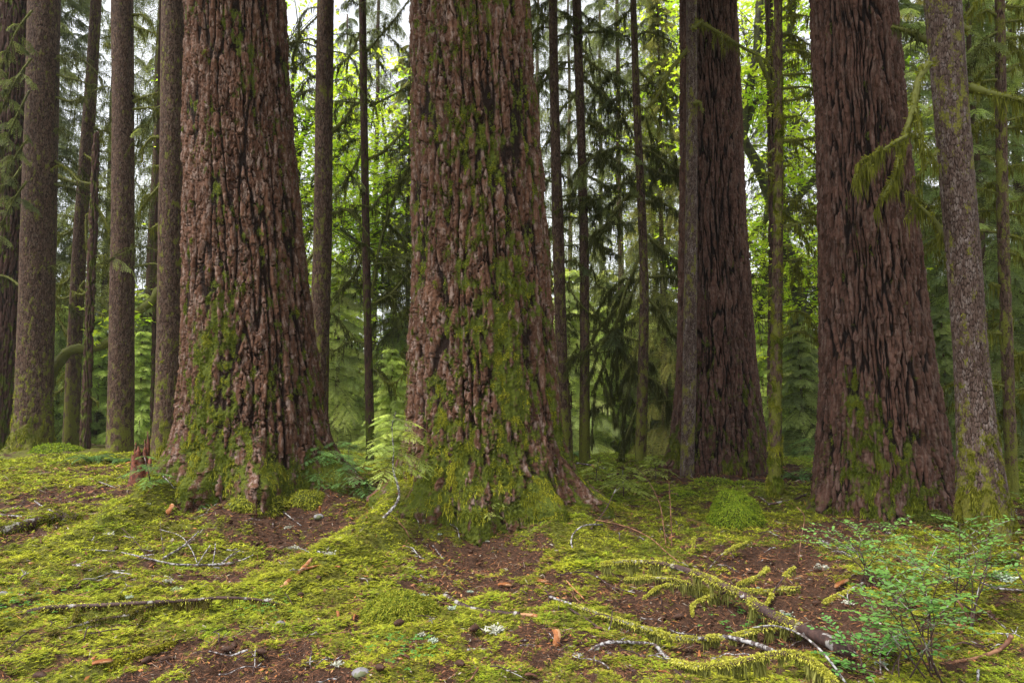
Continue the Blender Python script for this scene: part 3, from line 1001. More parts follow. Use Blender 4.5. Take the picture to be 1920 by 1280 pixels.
slim('S14', "grey flaky trunk with thick moss over its foot beside the leafy shrubs", [(0, 1738, 1797), (220, 1757, 1812), (440, 1776, 1831), (600, 1788, 1842), (760, 1800, 1855), (900, 1801, 1876), (980, 1799, 1896)], 1024, kind='grey', nu=260, dz=0.010,
     flare=[(-0.1, 0.35, 0.12, 0.2), (-HP, 0.5, 0.06, 0.2)], moss=dict(base=0.8, h=0.65, all=-0.12, n=0.5, patches=[(0.0, 0.5, 2.5, 3.0, 0.4)]), bark_kw=dict(cw=0.022, chh=0.06, amp=0.010))
slim('S15', "thin mossy trunk with comb like green stubs beyond the grey flaky trunk", [(0, 1868, 1882), (220, 1868, 1885), (440, 1872, 1890), (640, 1878, 1896), (800, 1885, 1903), (960, 1890, 1910)], 990, nu=90, depth=9.6, moss=dict(base=0.4, h=0.8, all=0.08, n=0.45))
slim('T1', "thin shadowed trunk behind the vine maple limbs", [(0, 1436, 1447), (200, 1441, 1452), (500, 1444, 1456), (800, 1440, 1452)], 860, depth=19.0, nu=60, kind='dark')
slim('T2', "thin shadowed trunk seen close behind the straight brown trunk", [(430, 292, 300), (640, 288, 297), (840, 283, 296)], 868, depth=19.5, nu=60, kind='dark')
slim('T3', "pale far trunk rising through the hemlock behind the thick mossy footed trunk", [(0, 38, 62), (300, 32, 58), (600, 30, 54), (840, 28, 54)], 850, depth=24.0, nu=70)
bark_tufts(SLIM['S14'], 14000, 0.58, 3, 0.022, strand=0.12, dens_h=0.7, cols=[[0.15, 0.155, 0.018], [0.09, 0.10, 0.012], [0.19, 0.18, 0.025]])
bark_tufts(SLIM['L1'], 5000, 0.6, 3, 0.035, strand=0.2, dens_h=0.6)
bark_tufts(SLIM['L5'], 3000, 0.6, 3, 0.03, strand=0.2, dens_h=0.6)
bark_tufts(SLIM['S12'], 5000, 0.55, 6, 0.03, strand=0.2)
# ------------------------------------------------------------------ conifer boughs and crowns
GREENS = {
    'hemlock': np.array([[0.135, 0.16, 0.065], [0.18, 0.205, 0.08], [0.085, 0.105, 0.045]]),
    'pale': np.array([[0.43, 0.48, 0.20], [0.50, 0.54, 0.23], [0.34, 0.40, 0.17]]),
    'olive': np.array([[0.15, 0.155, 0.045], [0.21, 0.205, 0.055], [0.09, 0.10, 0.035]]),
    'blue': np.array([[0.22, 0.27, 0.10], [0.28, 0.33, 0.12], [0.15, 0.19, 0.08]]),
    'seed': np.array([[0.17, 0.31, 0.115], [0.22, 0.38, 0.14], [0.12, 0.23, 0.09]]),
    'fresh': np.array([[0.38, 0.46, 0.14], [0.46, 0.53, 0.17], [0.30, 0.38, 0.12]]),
}
M_TWIG = stick_material("twig_bark", (0.035, 0.022, 0.016), (0.07, 0.05, 0.035), (0.085, 0.09, 0.02), 0.6, 12)
M_DARKLIMB = stick_material("dark_maple_bark", (0.018, 0.015, 0.010), (0.035, 0.032, 0.014), (0.06, 0.065, 0.014), 0.6, 14)
M_LIMB = stick_material("mossy_limb_bark", (0.045, 0.035, 0.018), (0.085, 0.08, 0.022), (0.115, 0.12, 0.02), 0.9, 18)


def spray(mb, base, az, L, rise, droop, pal, twig_len=0.5, ntw=24, nbl=12, bl=0.065, bw=0.018, sag=0.5, hang=0.0, wood=True, r0=0.018, jit=1.0):
    """one hemlock bough: an arching axis, flat side twigs, drooping needle sprays"""
    k = 9
    t = np.linspace(0, 1, k)
    az2 = az + np.cumsum(rng.normal(0, 0.07, k))
    step = L / (k - 1)
    pts = np.zeros((k, 3))
    pts[0] = base
    slope = rise - droop * 1.8 * t
    for i in range(1, k):
        d = np.array([math.cos(az2[i]), math.sin(az2[i]), slope[i]])
        pts[i] = pts[i - 1] + d / np.linalg.norm(d) * step
    if wood:
        V, Q, tr = tube(pts, r0 * (1 - 0.85 * t), 4, cap=False)
        mb.add(V, Q, col=(0.05, 0.035, 0.022), m=1)
    tt = np.sort(rng.uniform(0.12, 1.0, ntw))
    bp = np.stack([np.interp(tt, t, pts[:, i]) for i in range(3)], -1)
    dirs = unit(np.stack([np.interp(tt, t, np.gradient(pts[:, i])) for i in range(3)], -1))
    side = np.where(np.arange(ntw) % 2 == 0, 1.0, -1.0)
    S = unit(np.cross(dirs, [0, 0, 1.0])) * side[:, None]
    td = unit(dirs * (0.55 + 0.3 * rng.random((ntw, 1))) + S + np.stack([np.zeros(ntw), np.zeros(ntw), rng.normal(-0.15, 0.18, ntw)], -1) * jit)
    tl = twig_len * (1.0 - 0.72 * tt) * rng.uniform(0.6, 1.25, ntw)
    tl[-1] = twig_len * 0.4
    td[-1] = dirs[-1]
    s = np.linspace(0.08, 1.0, nbl)
    P = bp[:, None, :] + td[:, None, :] * (tl[:, None] * s[None, :])[..., None]
    P[..., 2] -= (sag * tl[:, None] * s[None, :] ** 2)
    tdd = td[:, None, :] + np.zeros_like(P)
    tdd[..., 2] -= 2 * sag * s[None, :] * 0.6
    sd = unit(np.cross(tdd, [0, 0, 1.0]))
    n = ntw * nbl
    P, tdd, sd = P.reshape(-1, 3), unit(tdd.reshape(-1, 3)), sd.reshape(-1, 3)
    shade = pal[rng.integers(0, len(pal))] * rng.uniform(0.75, 1.25)
    c = shade * (0.75 + 0.5 * rng.random((n, 1))) * np.repeat(0.85 + 0.3 * rng.random((ntw, 1)), nbl, axis=0)
    tipm = np.tile(s, ntw)[:, None]
    c = c * (0.9 + 0.35 * tipm)
    for sg in (-1, 1):
        D = tdd * 0.75 + sd * sg + rng.normal(0, 0.16, (n, 3))
        V, Q = blades(P, D, np.cross(sd, tdd) + rng.normal(0, 0.25, (n, 3)), bl * rng.uniform(0.6, 1.2, n), bw, droop=0.12)
        mb.add(V, Q, col=rep(c, 4))
    if hang > 0:
        nh = int(ntw * hang)
        if nh:
            q = rng.integers(0, n, nh)
            hl = rng.uniform(0.10, 0.5, nh) * L * 0.35
            V, Q = blades(P[q], np.stack([rng.normal(0, .08, nh), rng.normal(0, .08, nh), -np.ones(nh)], -1), rng.normal(size=(nh, 3)), hl, 0.025 + 0.04 * rng.random(nh), mid=0.35)
            mb.add(V, Q, col=rep(np.array([0.075, 0.08, 0.025]) * rng.uniform(0.6, 1.3, (nh, 1)), 4))


def conifer_crown(H, z0, rad, nb, pal, seed, **kw):
    global rng
    keep, rng = rng, np.random.default_rng(seed)
    mb = MB()
    for i in range(nb):
        u = (i + rng.random()) / nb
        z = z0 + (H - z0) * u ** 1.05
        L = rad * (1.0 - 0.85 * u) * rng.uniform(0.65, 1.2) + 0.15
        a = i * 2.39996 + rng.normal(0, 0.35)
        kk = dict(twig_len=0.30 * L + 0.25, ntw=int(20 + 11 * L), nbl=13, bl=0.095, bw=0.030)
        kk.update(kw)
        r_ = kk.pop('rise', 0.25)
        d_ = kk.pop('dr', 0.45)
        spray(mb, np.array([0.0, 0, z]), a, L, r_ + rng.normal(0, .12), d_ * rng.uniform(0.7, 1.3), pal, **kk)
    me = mb.mesh("crown", [M_NEEDLE, M_TWIG], smooth=False)
    rng = keep
    return me


def bg_trunk(H, r, seed, lean=0.0, r_top=0.25):
    global rng
    keep, rng = rng, np.random.default_rng(seed)
    z = np.linspace(-0.5, H, 26)
    pts = np.stack([lean * z + 0.04 * np.sin(z * 0.7 + seed), 0.03 * np.cos(z * 0.5 + seed), z], -1)
    nu = 16
    V, Q, tr = tube(pts, r * (1 - (1 - r_top) * np.clip(z / H, 0, 1)) + r * 0.35 * np.exp(-np.maximum(z, 0) * 1.5), nu)
    n = len(V)
    me = new_mesh("trunk", V, Q, tr, mat=BARK['fine'], attrs={"hgt": 0.4 + 0.4 * rng.random(n), "pid": rng.random(n), "moss": np.clip(0.25 + 0.3 * rng.normal(size=n) + 0.4 * np.exp(-np.abs(V[:, 2])), 0, 1)})
    rng = keep
    return me


PROTO = {}


def proto(key, H, z0, rad, nb, palname, seed, r_trunk, **kw):
    PROTO[key] = (conifer_crown(H, z0, rad, nb, GREENS[palname], seed, **kw), bg_trunk(H, r_trunk, seed), H)


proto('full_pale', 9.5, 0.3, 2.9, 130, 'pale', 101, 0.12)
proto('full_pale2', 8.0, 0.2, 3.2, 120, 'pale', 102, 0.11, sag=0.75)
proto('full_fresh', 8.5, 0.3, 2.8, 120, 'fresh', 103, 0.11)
proto('tall', 30.0, 5.0, 4.6, 210, 'hemlock', 104, 0.22, hang=0.35)
proto('tall2', 34.0, 7.0, 5.0, 190, 'hemlock', 105, 0.24, sag=0.8, hang=0.5, dr=0.7)
proto('tall_olive', 28.0, 0.8, 4.2, 230, 'olive', 106, 0.20, hang=0.9, sag=0.9, dr=0.65)
proto('lacy', 34.0, 6.0, 4.8, 105, 'hemlock', 110, 0.20, sag=0.9, hang=0.7, dr=0.75, ntw=46, nbl=11)
proto('blue', 7.0, 0.2, 2.6, 110, 'blue', 107, 0.09)
proto('blue_tall', 24.0, 0.6, 3.5, 190, 'blue', 108, 0.17, hang=0.2)
proto('sapling', 3.2, 0.1, 1.5, 38, 'blue', 109, 0.04, bl=0.05, bw=0.014)

BG_N = {}


def bg_tree(key, px, Y, label, group=None, sc=1.0, name='conifer_tree', rz=None, py=None):
    """a background conifer standing on the ground under photo column px at distance Y"""
    crown, trunk, H = PROTO[key]
    x = (px - 960) / F * Y * 1.0
    z = float(ground(x, Y, False))
    t = thing(name, label, "tree", (x, Y, z - 0.05), rng.uniform(0, 6.28) if rz is None else rz, group)
    s = sc * rng.uniform(0.94, 1.06)
    t.scale = (s, s, s)
    link("trunk", trunk, t)
    link("crown", crown, t)
    return t


# crowns of the standing trees, mostly above view, added to dim the overhead light
CANOPY = [conifer_crown(19.0, 0.0, 5.2, 120, GREENS['hemlock'], 120, bl=0.14, bw=0.05), conifer_crown(17.0, 0.0, 5.0, 110, GREENS['olive'], 121, bl=0.14, bw=0.05)]
for i, T in enumerate([BIG_A, BIG_B, BIG_C, BIG_D] + [SLIM[q] for q in ('L1', 'L4', 'S14', 'L0')]):
    big = T in (BIG_A, BIG_B, BIG_C, BIG_D)
    o = link("crown", CANOPY[i % 2], T.root)
    z0 = EYE + 0.70 * T.depth + 4.0 - T.zb
    z0 = max(z0, 9.0)
    s_ = 1.15 if big else 0.62
    X_, _ = T.prof(T.zb + z0 + 4)
    o.location = (float(X_) - T.loc[0], 0, z0)
    o.rotation_euler = (0, 0, i * 1.7)
    o.scale = (s_, s_, min(s_, (29.5 - z0) / 18.0))

G_FAR = "pale conifers across the far side of the stand"
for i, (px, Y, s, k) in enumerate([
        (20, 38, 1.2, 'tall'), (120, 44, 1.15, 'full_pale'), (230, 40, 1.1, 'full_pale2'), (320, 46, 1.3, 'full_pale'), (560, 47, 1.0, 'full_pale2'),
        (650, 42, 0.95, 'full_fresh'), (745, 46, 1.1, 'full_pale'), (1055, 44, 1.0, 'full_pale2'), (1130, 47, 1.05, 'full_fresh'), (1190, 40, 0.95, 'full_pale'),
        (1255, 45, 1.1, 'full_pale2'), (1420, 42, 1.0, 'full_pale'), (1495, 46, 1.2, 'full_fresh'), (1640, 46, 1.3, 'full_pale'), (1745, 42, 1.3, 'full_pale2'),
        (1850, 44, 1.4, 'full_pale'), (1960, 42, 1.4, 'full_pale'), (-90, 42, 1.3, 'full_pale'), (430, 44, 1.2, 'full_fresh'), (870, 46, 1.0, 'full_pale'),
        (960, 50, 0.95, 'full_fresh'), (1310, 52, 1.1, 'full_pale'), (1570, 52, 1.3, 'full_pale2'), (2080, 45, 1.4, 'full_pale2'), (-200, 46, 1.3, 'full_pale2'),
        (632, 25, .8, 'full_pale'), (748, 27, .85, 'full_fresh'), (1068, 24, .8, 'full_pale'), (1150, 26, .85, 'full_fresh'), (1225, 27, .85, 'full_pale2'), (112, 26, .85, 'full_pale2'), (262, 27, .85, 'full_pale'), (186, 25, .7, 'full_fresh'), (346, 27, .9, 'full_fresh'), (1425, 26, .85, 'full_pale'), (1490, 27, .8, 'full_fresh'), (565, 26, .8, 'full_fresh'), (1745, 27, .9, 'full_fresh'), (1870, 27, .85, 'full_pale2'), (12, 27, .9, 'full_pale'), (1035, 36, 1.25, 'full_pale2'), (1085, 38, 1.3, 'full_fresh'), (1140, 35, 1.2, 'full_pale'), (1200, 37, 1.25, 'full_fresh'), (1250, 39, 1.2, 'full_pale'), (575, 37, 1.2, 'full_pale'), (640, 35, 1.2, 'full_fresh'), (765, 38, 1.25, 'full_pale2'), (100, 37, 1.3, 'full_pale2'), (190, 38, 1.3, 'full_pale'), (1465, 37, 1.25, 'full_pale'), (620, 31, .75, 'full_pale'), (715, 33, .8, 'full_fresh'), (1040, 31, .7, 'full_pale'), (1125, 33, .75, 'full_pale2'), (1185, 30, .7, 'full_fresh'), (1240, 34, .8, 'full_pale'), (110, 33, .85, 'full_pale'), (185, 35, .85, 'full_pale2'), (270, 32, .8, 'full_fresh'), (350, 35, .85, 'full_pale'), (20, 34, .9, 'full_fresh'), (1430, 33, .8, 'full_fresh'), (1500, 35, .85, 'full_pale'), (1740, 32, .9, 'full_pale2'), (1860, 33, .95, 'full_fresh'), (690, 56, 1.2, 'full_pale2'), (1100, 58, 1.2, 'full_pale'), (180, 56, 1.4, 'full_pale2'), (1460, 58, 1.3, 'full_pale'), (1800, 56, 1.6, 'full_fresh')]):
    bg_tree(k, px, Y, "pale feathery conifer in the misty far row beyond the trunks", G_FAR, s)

L_BG = [
    ('blue_tall', -60, 23, "dark green hemlock with drooping sprays at the edge beyond the thick mossy footed trunk", 1.0),
    ('tall', 55, 30, "tall dark hemlock rising behind the thick mossy footed trunk", 1.0),
    ('lacy', 190, 33, "tall hemlock with lacy crown between the mossy snag and the straight dark brown trunk", 1.0),
    ('lacy', 275, 28, "hemlock with thin lacy sprays seen between two straight brown trunks", 0.9),
    ('tall2', 330, 36, "tall hemlock crown showing just left of the mounded giant", 1.0),
    ('full_fresh', 265, 24, "low bright hemlock between two straight brown trunks", 0.55),
    ('blue', 190, 27, "low drooping hemlock behind the broken stump", 0.8),
    ('lacy', 700, 37, "dark hemlock towering behind the very thin bare trunk", 1.0),
    ('tall_olive', 762, 27, "olive hemlock draped in moss against the edge of the widest fir", 0.62),
    ('full_fresh', 735, 19.5, "drooping green young hemlock behind the white stemmed seedling", 0.40),
    ('lacy', 1070, 36, "lacy hemlock rising behind the close pair of slim trunks", 0.9),
    ('lacy', 1165, 30, "dark hemlock standing just behind the bowed slim trunk", 0.85),
    ('tall_olive', 1245, 25, "mossy hemlock draped in hanging strands against the fir on the brown mound", 0.75),
    ('full_fresh', 1110, 28, "green young hemlock between the straight slim trunk and the bowed one", 0.75),
    ('tall_olive', 1480, 31, "mossy hemlock behind the thin stubby green trunk", 0.9),
    ('blue', 1500, 18, "dark blue green young hemlock low against the moss skirted fir", 0.55),
    ('blue_tall', 1700, 22, "dark hemlock filling the gap between the moss skirted fir and the grey flaky trunk", 0.9),
    ('tall_olive', 1790, 26, "tall mossy hemlock behind the grey flaky trunk", 1.0),
    ('blue_tall', 1850, 19, "dense dark green hemlock between the grey flaky trunk and the thin comb like trunk", 0.8),
    ('tall_olive', 1930, 23, "olive mossy hemlock beyond the thin comb like trunk", 1.0),
    ('blue_tall', 2040, 20, "dense dark hemlock at the margin past the comb like trunk", 1.0),
    ('tall', 1640, 34, "tall hemlock crown above the gap beside the moss skirted fir", 1.0),
    ('blue', 1770, 16, "low blue green hemlock at the heel of the moss skirted fir", 0.5),
    ('full_fresh', 1430, 24, "low green hemlock behind the vine maple", 0.7),
    ('lacy', 1010, 40, "feathery tall hemlock crown right against the far edge of the widest fir", 1.0),
    ('lacy', 1130, 42, "feathery tall hemlock between the straight slim trunk and the bowed one", 1.0),
    ('lacy', 1230, 38, "feathery tall hemlock rising past the near side of the fir on the brown mound", 1.0),
    ('lacy', 640, 42, "feathery tall hemlock between the slim grey brown trunk and the very thin bare one", 0.85),
    ('tall2', -160, 30, "tall hemlock past the edge of the stand", 1.0),
]
for k, px, Y, lb, s in L_BG:
    bg_tree(k, px, Y, lb, None, s)


# ------------------------------------------------------------------ maples with bright leaves
def maple(name, label, base, limbs, nleaf, spread, seed, leaf=0.11, radii=(0.11, 0.03), cols=None, green=False):
    """limbs: list of polylines in world space (first one is the stem); leaves gather round the outer limbs"""
    global rng
    keep, rng = rng, np.random.default_rng(seed)
    b = np.asarray(base, float)
    t = thing(name, label, "tree", b)
    tips = []
    for i, pl in enumerate(limbs):
        pts = smooth_path(np.asarray(pl, float) - b, 5)
        k = len(pts)
        r = np.linspace(radii[0] if i == 0 else radii[0] * 0.55, radii[1] if i == 0 else radii[1] * 0.7, k)
        V, Q, tr = tube(pts, r, 9, wob=0.10)
        mb = MB()
        mb.add(V, Q, tr)
        # mossy fuzz and a few hanging strands
        nf = int(k * 26)
        q = rng.integers(0, k, nf)
        P = pts[q] + rng.normal(0, 1, (nf, 3)) * r[q][:, None] * 0.6
        D = rng.normal(0, 1, (nf, 3)) + np.array([0, 0, -0.5])
        V, Q = blades(P, D, rng.normal(size=(nf, 3)), rng.uniform(0.04, 0.13, nf), 0.025)
        mb.add(V, Q, col=rep(np.array([0.15, 0.17, 0.02] if green else [0.07, 0.075, 0.014]) * rng.uniform(0.4, 1.5, (nf, 1)), 4), m=1)
        mb.build("trunk" if i == 0 else "limb", [M_LIMB if green else M_DARKLIMB, M_HANG], t)
        for f in np.linspace(0.3, 1.0, 6):
            tips.append((pts[int(f * (k - 1))], i))
    # twigs and leaves
    mb = MB()
    ntw = max(10, nleaf // 14)
    pal = np.array(cols if cols is not None else [[0.46, 0.56, 0.045], [0.56, 0.64, 0.07], [0.32, 0.47, 0.04]])
    for i in range(ntw):
        c0, li = tips[rng.integers(0, len(tips))]
        e = c0 + rng.normal(0, 1, 3) * np.asarray(spread)
        midp = (c0 + e) / 2 + np.array([0, 0, 0.15])
        pts = smooth_path([c0, midp, e], 3)
        V, Q, tr = tube(pts, np.linspace(0.014, 0.004, len(pts)), 4, cap=False)
        mb.add(V, Q, col=(0.05, 0.045, 0.02), m=1)
        n = 14
        P = e + rng.normal(0, 1, (n, 3)) * np.array([0.36, 0.36, 0.10])
        az = rng.uniform(0, 2 * PI, n)
        D = np.stack([np.cos(az), np.sin(az), rng.normal(-0.35, 0.25, n)], -1)
        N = np.stack([rng.normal(0, 0.45, n), rng.normal(0, 0.45, n), np.ones(n)], -1)
        L = leaf * rng.uniform(0.6, 1.25, n)
        c = pal[rng.integers(0, len(pal))] * rng.uniform(0.8, 1.2, (n, 1))
        S = unit(np.cross(unit(D), N))
        V, Q = blades(P, D, N, L, L * 0.5, fold=0.05, mid=0.45)
        mb.add(V, Q, col=rep(c, 4))
        for s in (-1, 1):
            V, Q = blades(P + unit(D) * (L * 0.12)[:, None], unit(D) * 0.55 + S * s * 0.9, N, L * 0.78, L * 0.42, fold=0.05, mid=0.5)
            mb.add(V, Q, col=rep(c * 1.05, 4))
    mb.build("crown", [M_MAPLE, M_TWIG], t, smooth=False)
    rng = keep
    return t


def pl(pts, Y):
    """photo polyline at one distance, or with its own distances"""
    return [at(p[0], p[1], p[2] if len(p) > 2 else Y) for p in pts]


def foot(px, Y):
    x = (px - 960) / F * Y
    return np.array([x, Y, float(ground(x, Y, False)) - 0.1])


Yv = 20.0
fb = foot(1530, Yv)
maple('vine_maple', "leaning dark mossy maple, bright leaved, between the two furrowed red brown firs", fb,
      [[fb] + pl([(1518, 720), (1505, 600), (1488, 500), (1460, 425), (1420, 310), (1392, 250), (1402, 180), (1420, 90), (1425, 10), (1440, -120)], Yv),
       pl([(1395, 250), (1412, 200), (1440, 170), (1480, 60), (1500, -80)], Yv),
       pl([(1460, 425), (1490, 380), (1530, 330), (1560, 280), (1600, 200)], Yv),
       pl([(1505, 600), (1530, 560), (1545, 520), (1580, 470)], Yv),
       pl([(1400, 280), (1360, 200), (1330, 90), (1320, -60)], Yv + 1.0),
       pl([(1470, 440), (1440, 520), (1420, 600)], Yv)], 7500, (1.0, 0.8, 0.8), 301, leaf=0.15, radii=(0.21, 0.10))
Ym = 25.0
fb = foot(560, Ym)
maple('vine_maple', "bright leaved maple with sprawling mossy limbs behind the slim grey brown trunk", fb,
      [[fb] + pl([(556, 650), (545, 500), (552, 390), (560, 290), (548, 180), (560, 60)], Ym),
       pl([(552, 390), (590, 350), (640, 280), (660, 200)], Ym),
       pl([(545, 500), (575, 430), (620, 420), (680, 460)], Ym),
       pl([(560, 290), (575, 230), (600, 190)], Ym),
       pl([(552, 400), (520, 380), (500, 300)], Ym)], 8500, (1.4, 0.9, 1.3), 302, leaf=0.16, radii=(0.18, 0.06))
Ym = 28.0
fb = foot(740, Ym)
maple('vine_maple', "bright leaved maple glowing behind the very thin bare trunk", fb,
      [[fb] + pl([(742, 700), (735, 560), (720, 420), (725, 300), (715, 200)], Ym),
       pl([(735, 560), (700, 480), (660, 430), (640, 400)], Ym),
       pl([(722, 400), (760, 330), (790, 300)], Ym),
       pl([(725, 480), (770, 450), (800, 440)], Ym), pl([(735, 540), (690, 540), (650, 540)], Ym)], 10000, (1.4, 0.9, 1.1), 303, leaf=0.17, radii=(0.14, 0.05))
Ym = 30.0
fb = foot(1240, Ym)
maple('vine_maple', "bright leaved maple peeping past the near side of the fir on the brown mound", fb,
      [[fb] + pl([(1243, 650), (1250, 480), (1262, 300), (1250, 150), (1240, 20)], Ym),
       pl([(1250, 480), (1230, 420), (1205, 380)], Ym), pl([(1262, 300), (1230, 250), (1200, 230)], Ym), pl([(1255, 200), (1280, 120), (1270, 60)], Ym)],
      3800, (1.1, 0.8, 1.2), 304, leaf=0.17, radii=(0.13, 0.05))
Ym = 29.0
fb = foot(1440, Ym)
maple('vine_maple', "bright leaved maple in full light farther back behind the leaning mossy one", fb,
      [[fb] + pl([(1440, 700), (1430, 500), (1445, 300), (1440, 120), (1450, 0)], Ym),
       pl([(1430, 500), (1400, 440), (1390, 380)], Ym), pl([(1445, 300), (1500, 220), (1530, 160)], Ym), pl([(1440, 560), (1480, 520), (1530, 500)], Ym), pl([(1445, 200), (1410, 120), (1390, 40)], Ym),
       pl([(1435, 640), (1420, 620), (1415, 590)], Ym)], 6840, (1.3, 0.9, 1.6), 305, leaf=0.17, radii=(0.13, 0.05))
# arching vine maple limb on the near side
Ya = 18.5
fb = foot(84, Ya)
maple('vine_maple', "arching bare mossy maple limb bending behind the straight dark brown trunk", fb,
      [[fb] + pl([(90, 730), (104, 690), (132, 657), (170, 652), (205, 640), (240, 600), (262, 582), (285, 565), (300, 540), (330, 500)], Ya),
       pl([(205, 640), (215, 600), (190, 560)], Ya)], 60, (0.5, 0.4, 0.3), 306, leaf=0.15, radii=(0.14, 0.10), green=True)


# ------------------------------------------------------------------ dead mossy limbs on the trunks
def limb(T, pts, r0, hang=0.3, fuzz=1.0, seed=0, twigs=4, hl=0.3, col=(0.13, 0.135, 0.02), needles=0, name="limb"):
    """one mossy limb growing from a trunk: wood, coat of moss; hanging strands as its own piece"""
    loc = T.loc
    pts = smooth_path(np.asarray(pts, float) - loc, 4)
    k = len(pts)
    r = np.linspace(r0, r0 * 0.35, k)
    mb = MB()
    lines = [(pts, r)]
    for i in range(twigs):
        a = rng.integers(k // 4, k)
        d = unit(pts[min(a + 1, k - 1)] - pts[max(a - 1, 0)])
        e = unit(d + rng.normal(0, 0.6, 3) + np.array([0, 0, -0.35])) * np.linalg.norm(pts[-1] - pts[0]) * rng.uniform(0.15, 0.4)
        tw = smooth_path([pts[a], pts[a] + e * 0.5 + np.array([0, 0, 0.03]), pts[a] + e + np.array([0, 0, -0.15 * np.linalg.norm(e)])], 3)
        lines.append((tw, np.linspace(r[a] * 0.5, r0 * 0.15, len(tw))))
    for p_, r_ in lines:
        V, Q, tr = tube(p_, r_, 7, wob=0.12)
        mb.add(V, Q, tr)
        seglen = np.linalg.norm(p_[-1] - p_[0])
        nf = int(seglen * 230 * fuzz)
        if nf:
            f = rng.uniform(0, len(p_) - 1, nf)
            P = np.stack([np.interp(f, np.arange(len(p_)), p_[:, i]) for i in range(3)], -1)
            rr = np.interp(f, np.arange(len(p_)), r_)[:, None]
            o = unit(rng.normal(size=(nf, 3)) + np.array([0, 0, 0.3]))
            V, Q = blades(P + o * rr * 0.8, o + rng.normal(0, 0.5, (nf, 3)), rng.normal(size=(nf, 3)), (0.6 * rr[:, 0] + 0.02) * rng.uniform(0.6, 1.6, nf), 0.012 + 0.25 * rr[:, 0])
            mb.add(V, Q, col=rep(np.array(col) * rng.uniform(0.6, 1.5, (nf, 1)), 4), m=1)
    o_ = mb.build(name, [M_LIMB, M_MOSS], T.root)
    if hang > 0:
        hb = MB()
        for p_, r_ in lines:
            seglen = np.linalg.norm(p_[-1] - p_[0])
            nh = int(seglen * 270 * hang)
            if not nh:
                continue
            f = rng.uniform(len(p_) * 0.1, len(p_) - 1, nh)
            P = np.stack([np.interp(f, np.arange(len(p_)), p_[:, i]) for i in range(3)], -1)
            cl = np.clip(0.35 + 1.1 * noise(f * 1.3, seed, 0.5, 9), 0.1, 1.2)
            L = hl * cl * rng.uniform(0.4, 1.2, nh)
            P = P + rng.normal(0, 0.012, (nh, 3))
            D = np.stack([rng.normal(0, .10, nh), rng.normal(0, .10, nh), -np.ones(nh)], -1)
            V, Q = blades(P, D, rng.normal(size=(nh, 3)), L, 0.007 + 0.012 * rng.random(nh), mid=0.3)
            hb.add(V, Q, col=rep(np.array(col) * 0.75 * rng.uniform(0.5, 1.4, (nh, 1)), 4))
        if hb.n >= 4 * 14:
            hb.build("hanging_moss", M_HANG, o_, smooth=False)
    if needles:
        nb_ = MB()
        for i in range(needles):
            a = rng.integers(k // 3, k)
            spray(nb_, pts[a], rng.uniform(0, 6.28), rng.uniform(0.3, 0.7), -0.1, 0.6, GREENS['hemlock'], twig_len=0.22, ntw=14, nbl=9, bl=0.05, bw=0.014, wood=False, sag=0.7)
        nb_.build("needle_sprays", [M_NEEDLE, M_TWIG], o_, smooth=False)
    return o_


def limb_px(key, pts, r0, dY=0.0, **kw):
    T = SLIM[key] if key in SLIM else key
    return limb(T, pl(pts, T.depth + dY), r0, **kw)


DK = (0.085, 0.09, 0.022)     # dark moss
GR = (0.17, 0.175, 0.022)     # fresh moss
# between the two near giants
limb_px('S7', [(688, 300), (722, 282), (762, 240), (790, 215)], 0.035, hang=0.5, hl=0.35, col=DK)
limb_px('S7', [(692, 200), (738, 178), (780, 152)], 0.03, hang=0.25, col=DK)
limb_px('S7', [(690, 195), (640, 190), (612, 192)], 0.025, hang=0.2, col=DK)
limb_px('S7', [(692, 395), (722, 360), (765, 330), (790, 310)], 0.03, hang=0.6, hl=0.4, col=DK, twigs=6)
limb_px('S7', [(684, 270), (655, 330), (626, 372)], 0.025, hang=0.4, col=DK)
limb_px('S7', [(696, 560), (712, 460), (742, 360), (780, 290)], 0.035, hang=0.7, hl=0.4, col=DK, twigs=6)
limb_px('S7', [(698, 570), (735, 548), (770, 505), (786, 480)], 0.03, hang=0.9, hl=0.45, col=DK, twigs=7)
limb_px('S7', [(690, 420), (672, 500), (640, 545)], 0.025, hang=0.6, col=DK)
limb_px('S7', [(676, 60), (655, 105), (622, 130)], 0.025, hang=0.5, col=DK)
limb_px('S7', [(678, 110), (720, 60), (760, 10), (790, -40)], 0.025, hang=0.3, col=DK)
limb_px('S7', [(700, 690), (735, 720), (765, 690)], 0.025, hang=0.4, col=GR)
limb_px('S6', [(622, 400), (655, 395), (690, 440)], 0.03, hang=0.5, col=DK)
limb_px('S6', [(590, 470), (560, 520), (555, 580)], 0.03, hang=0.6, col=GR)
limb_px('S6', [(622, 248), (645, 225), (662, 195)], 0.05, hang=0.6, col=DK)
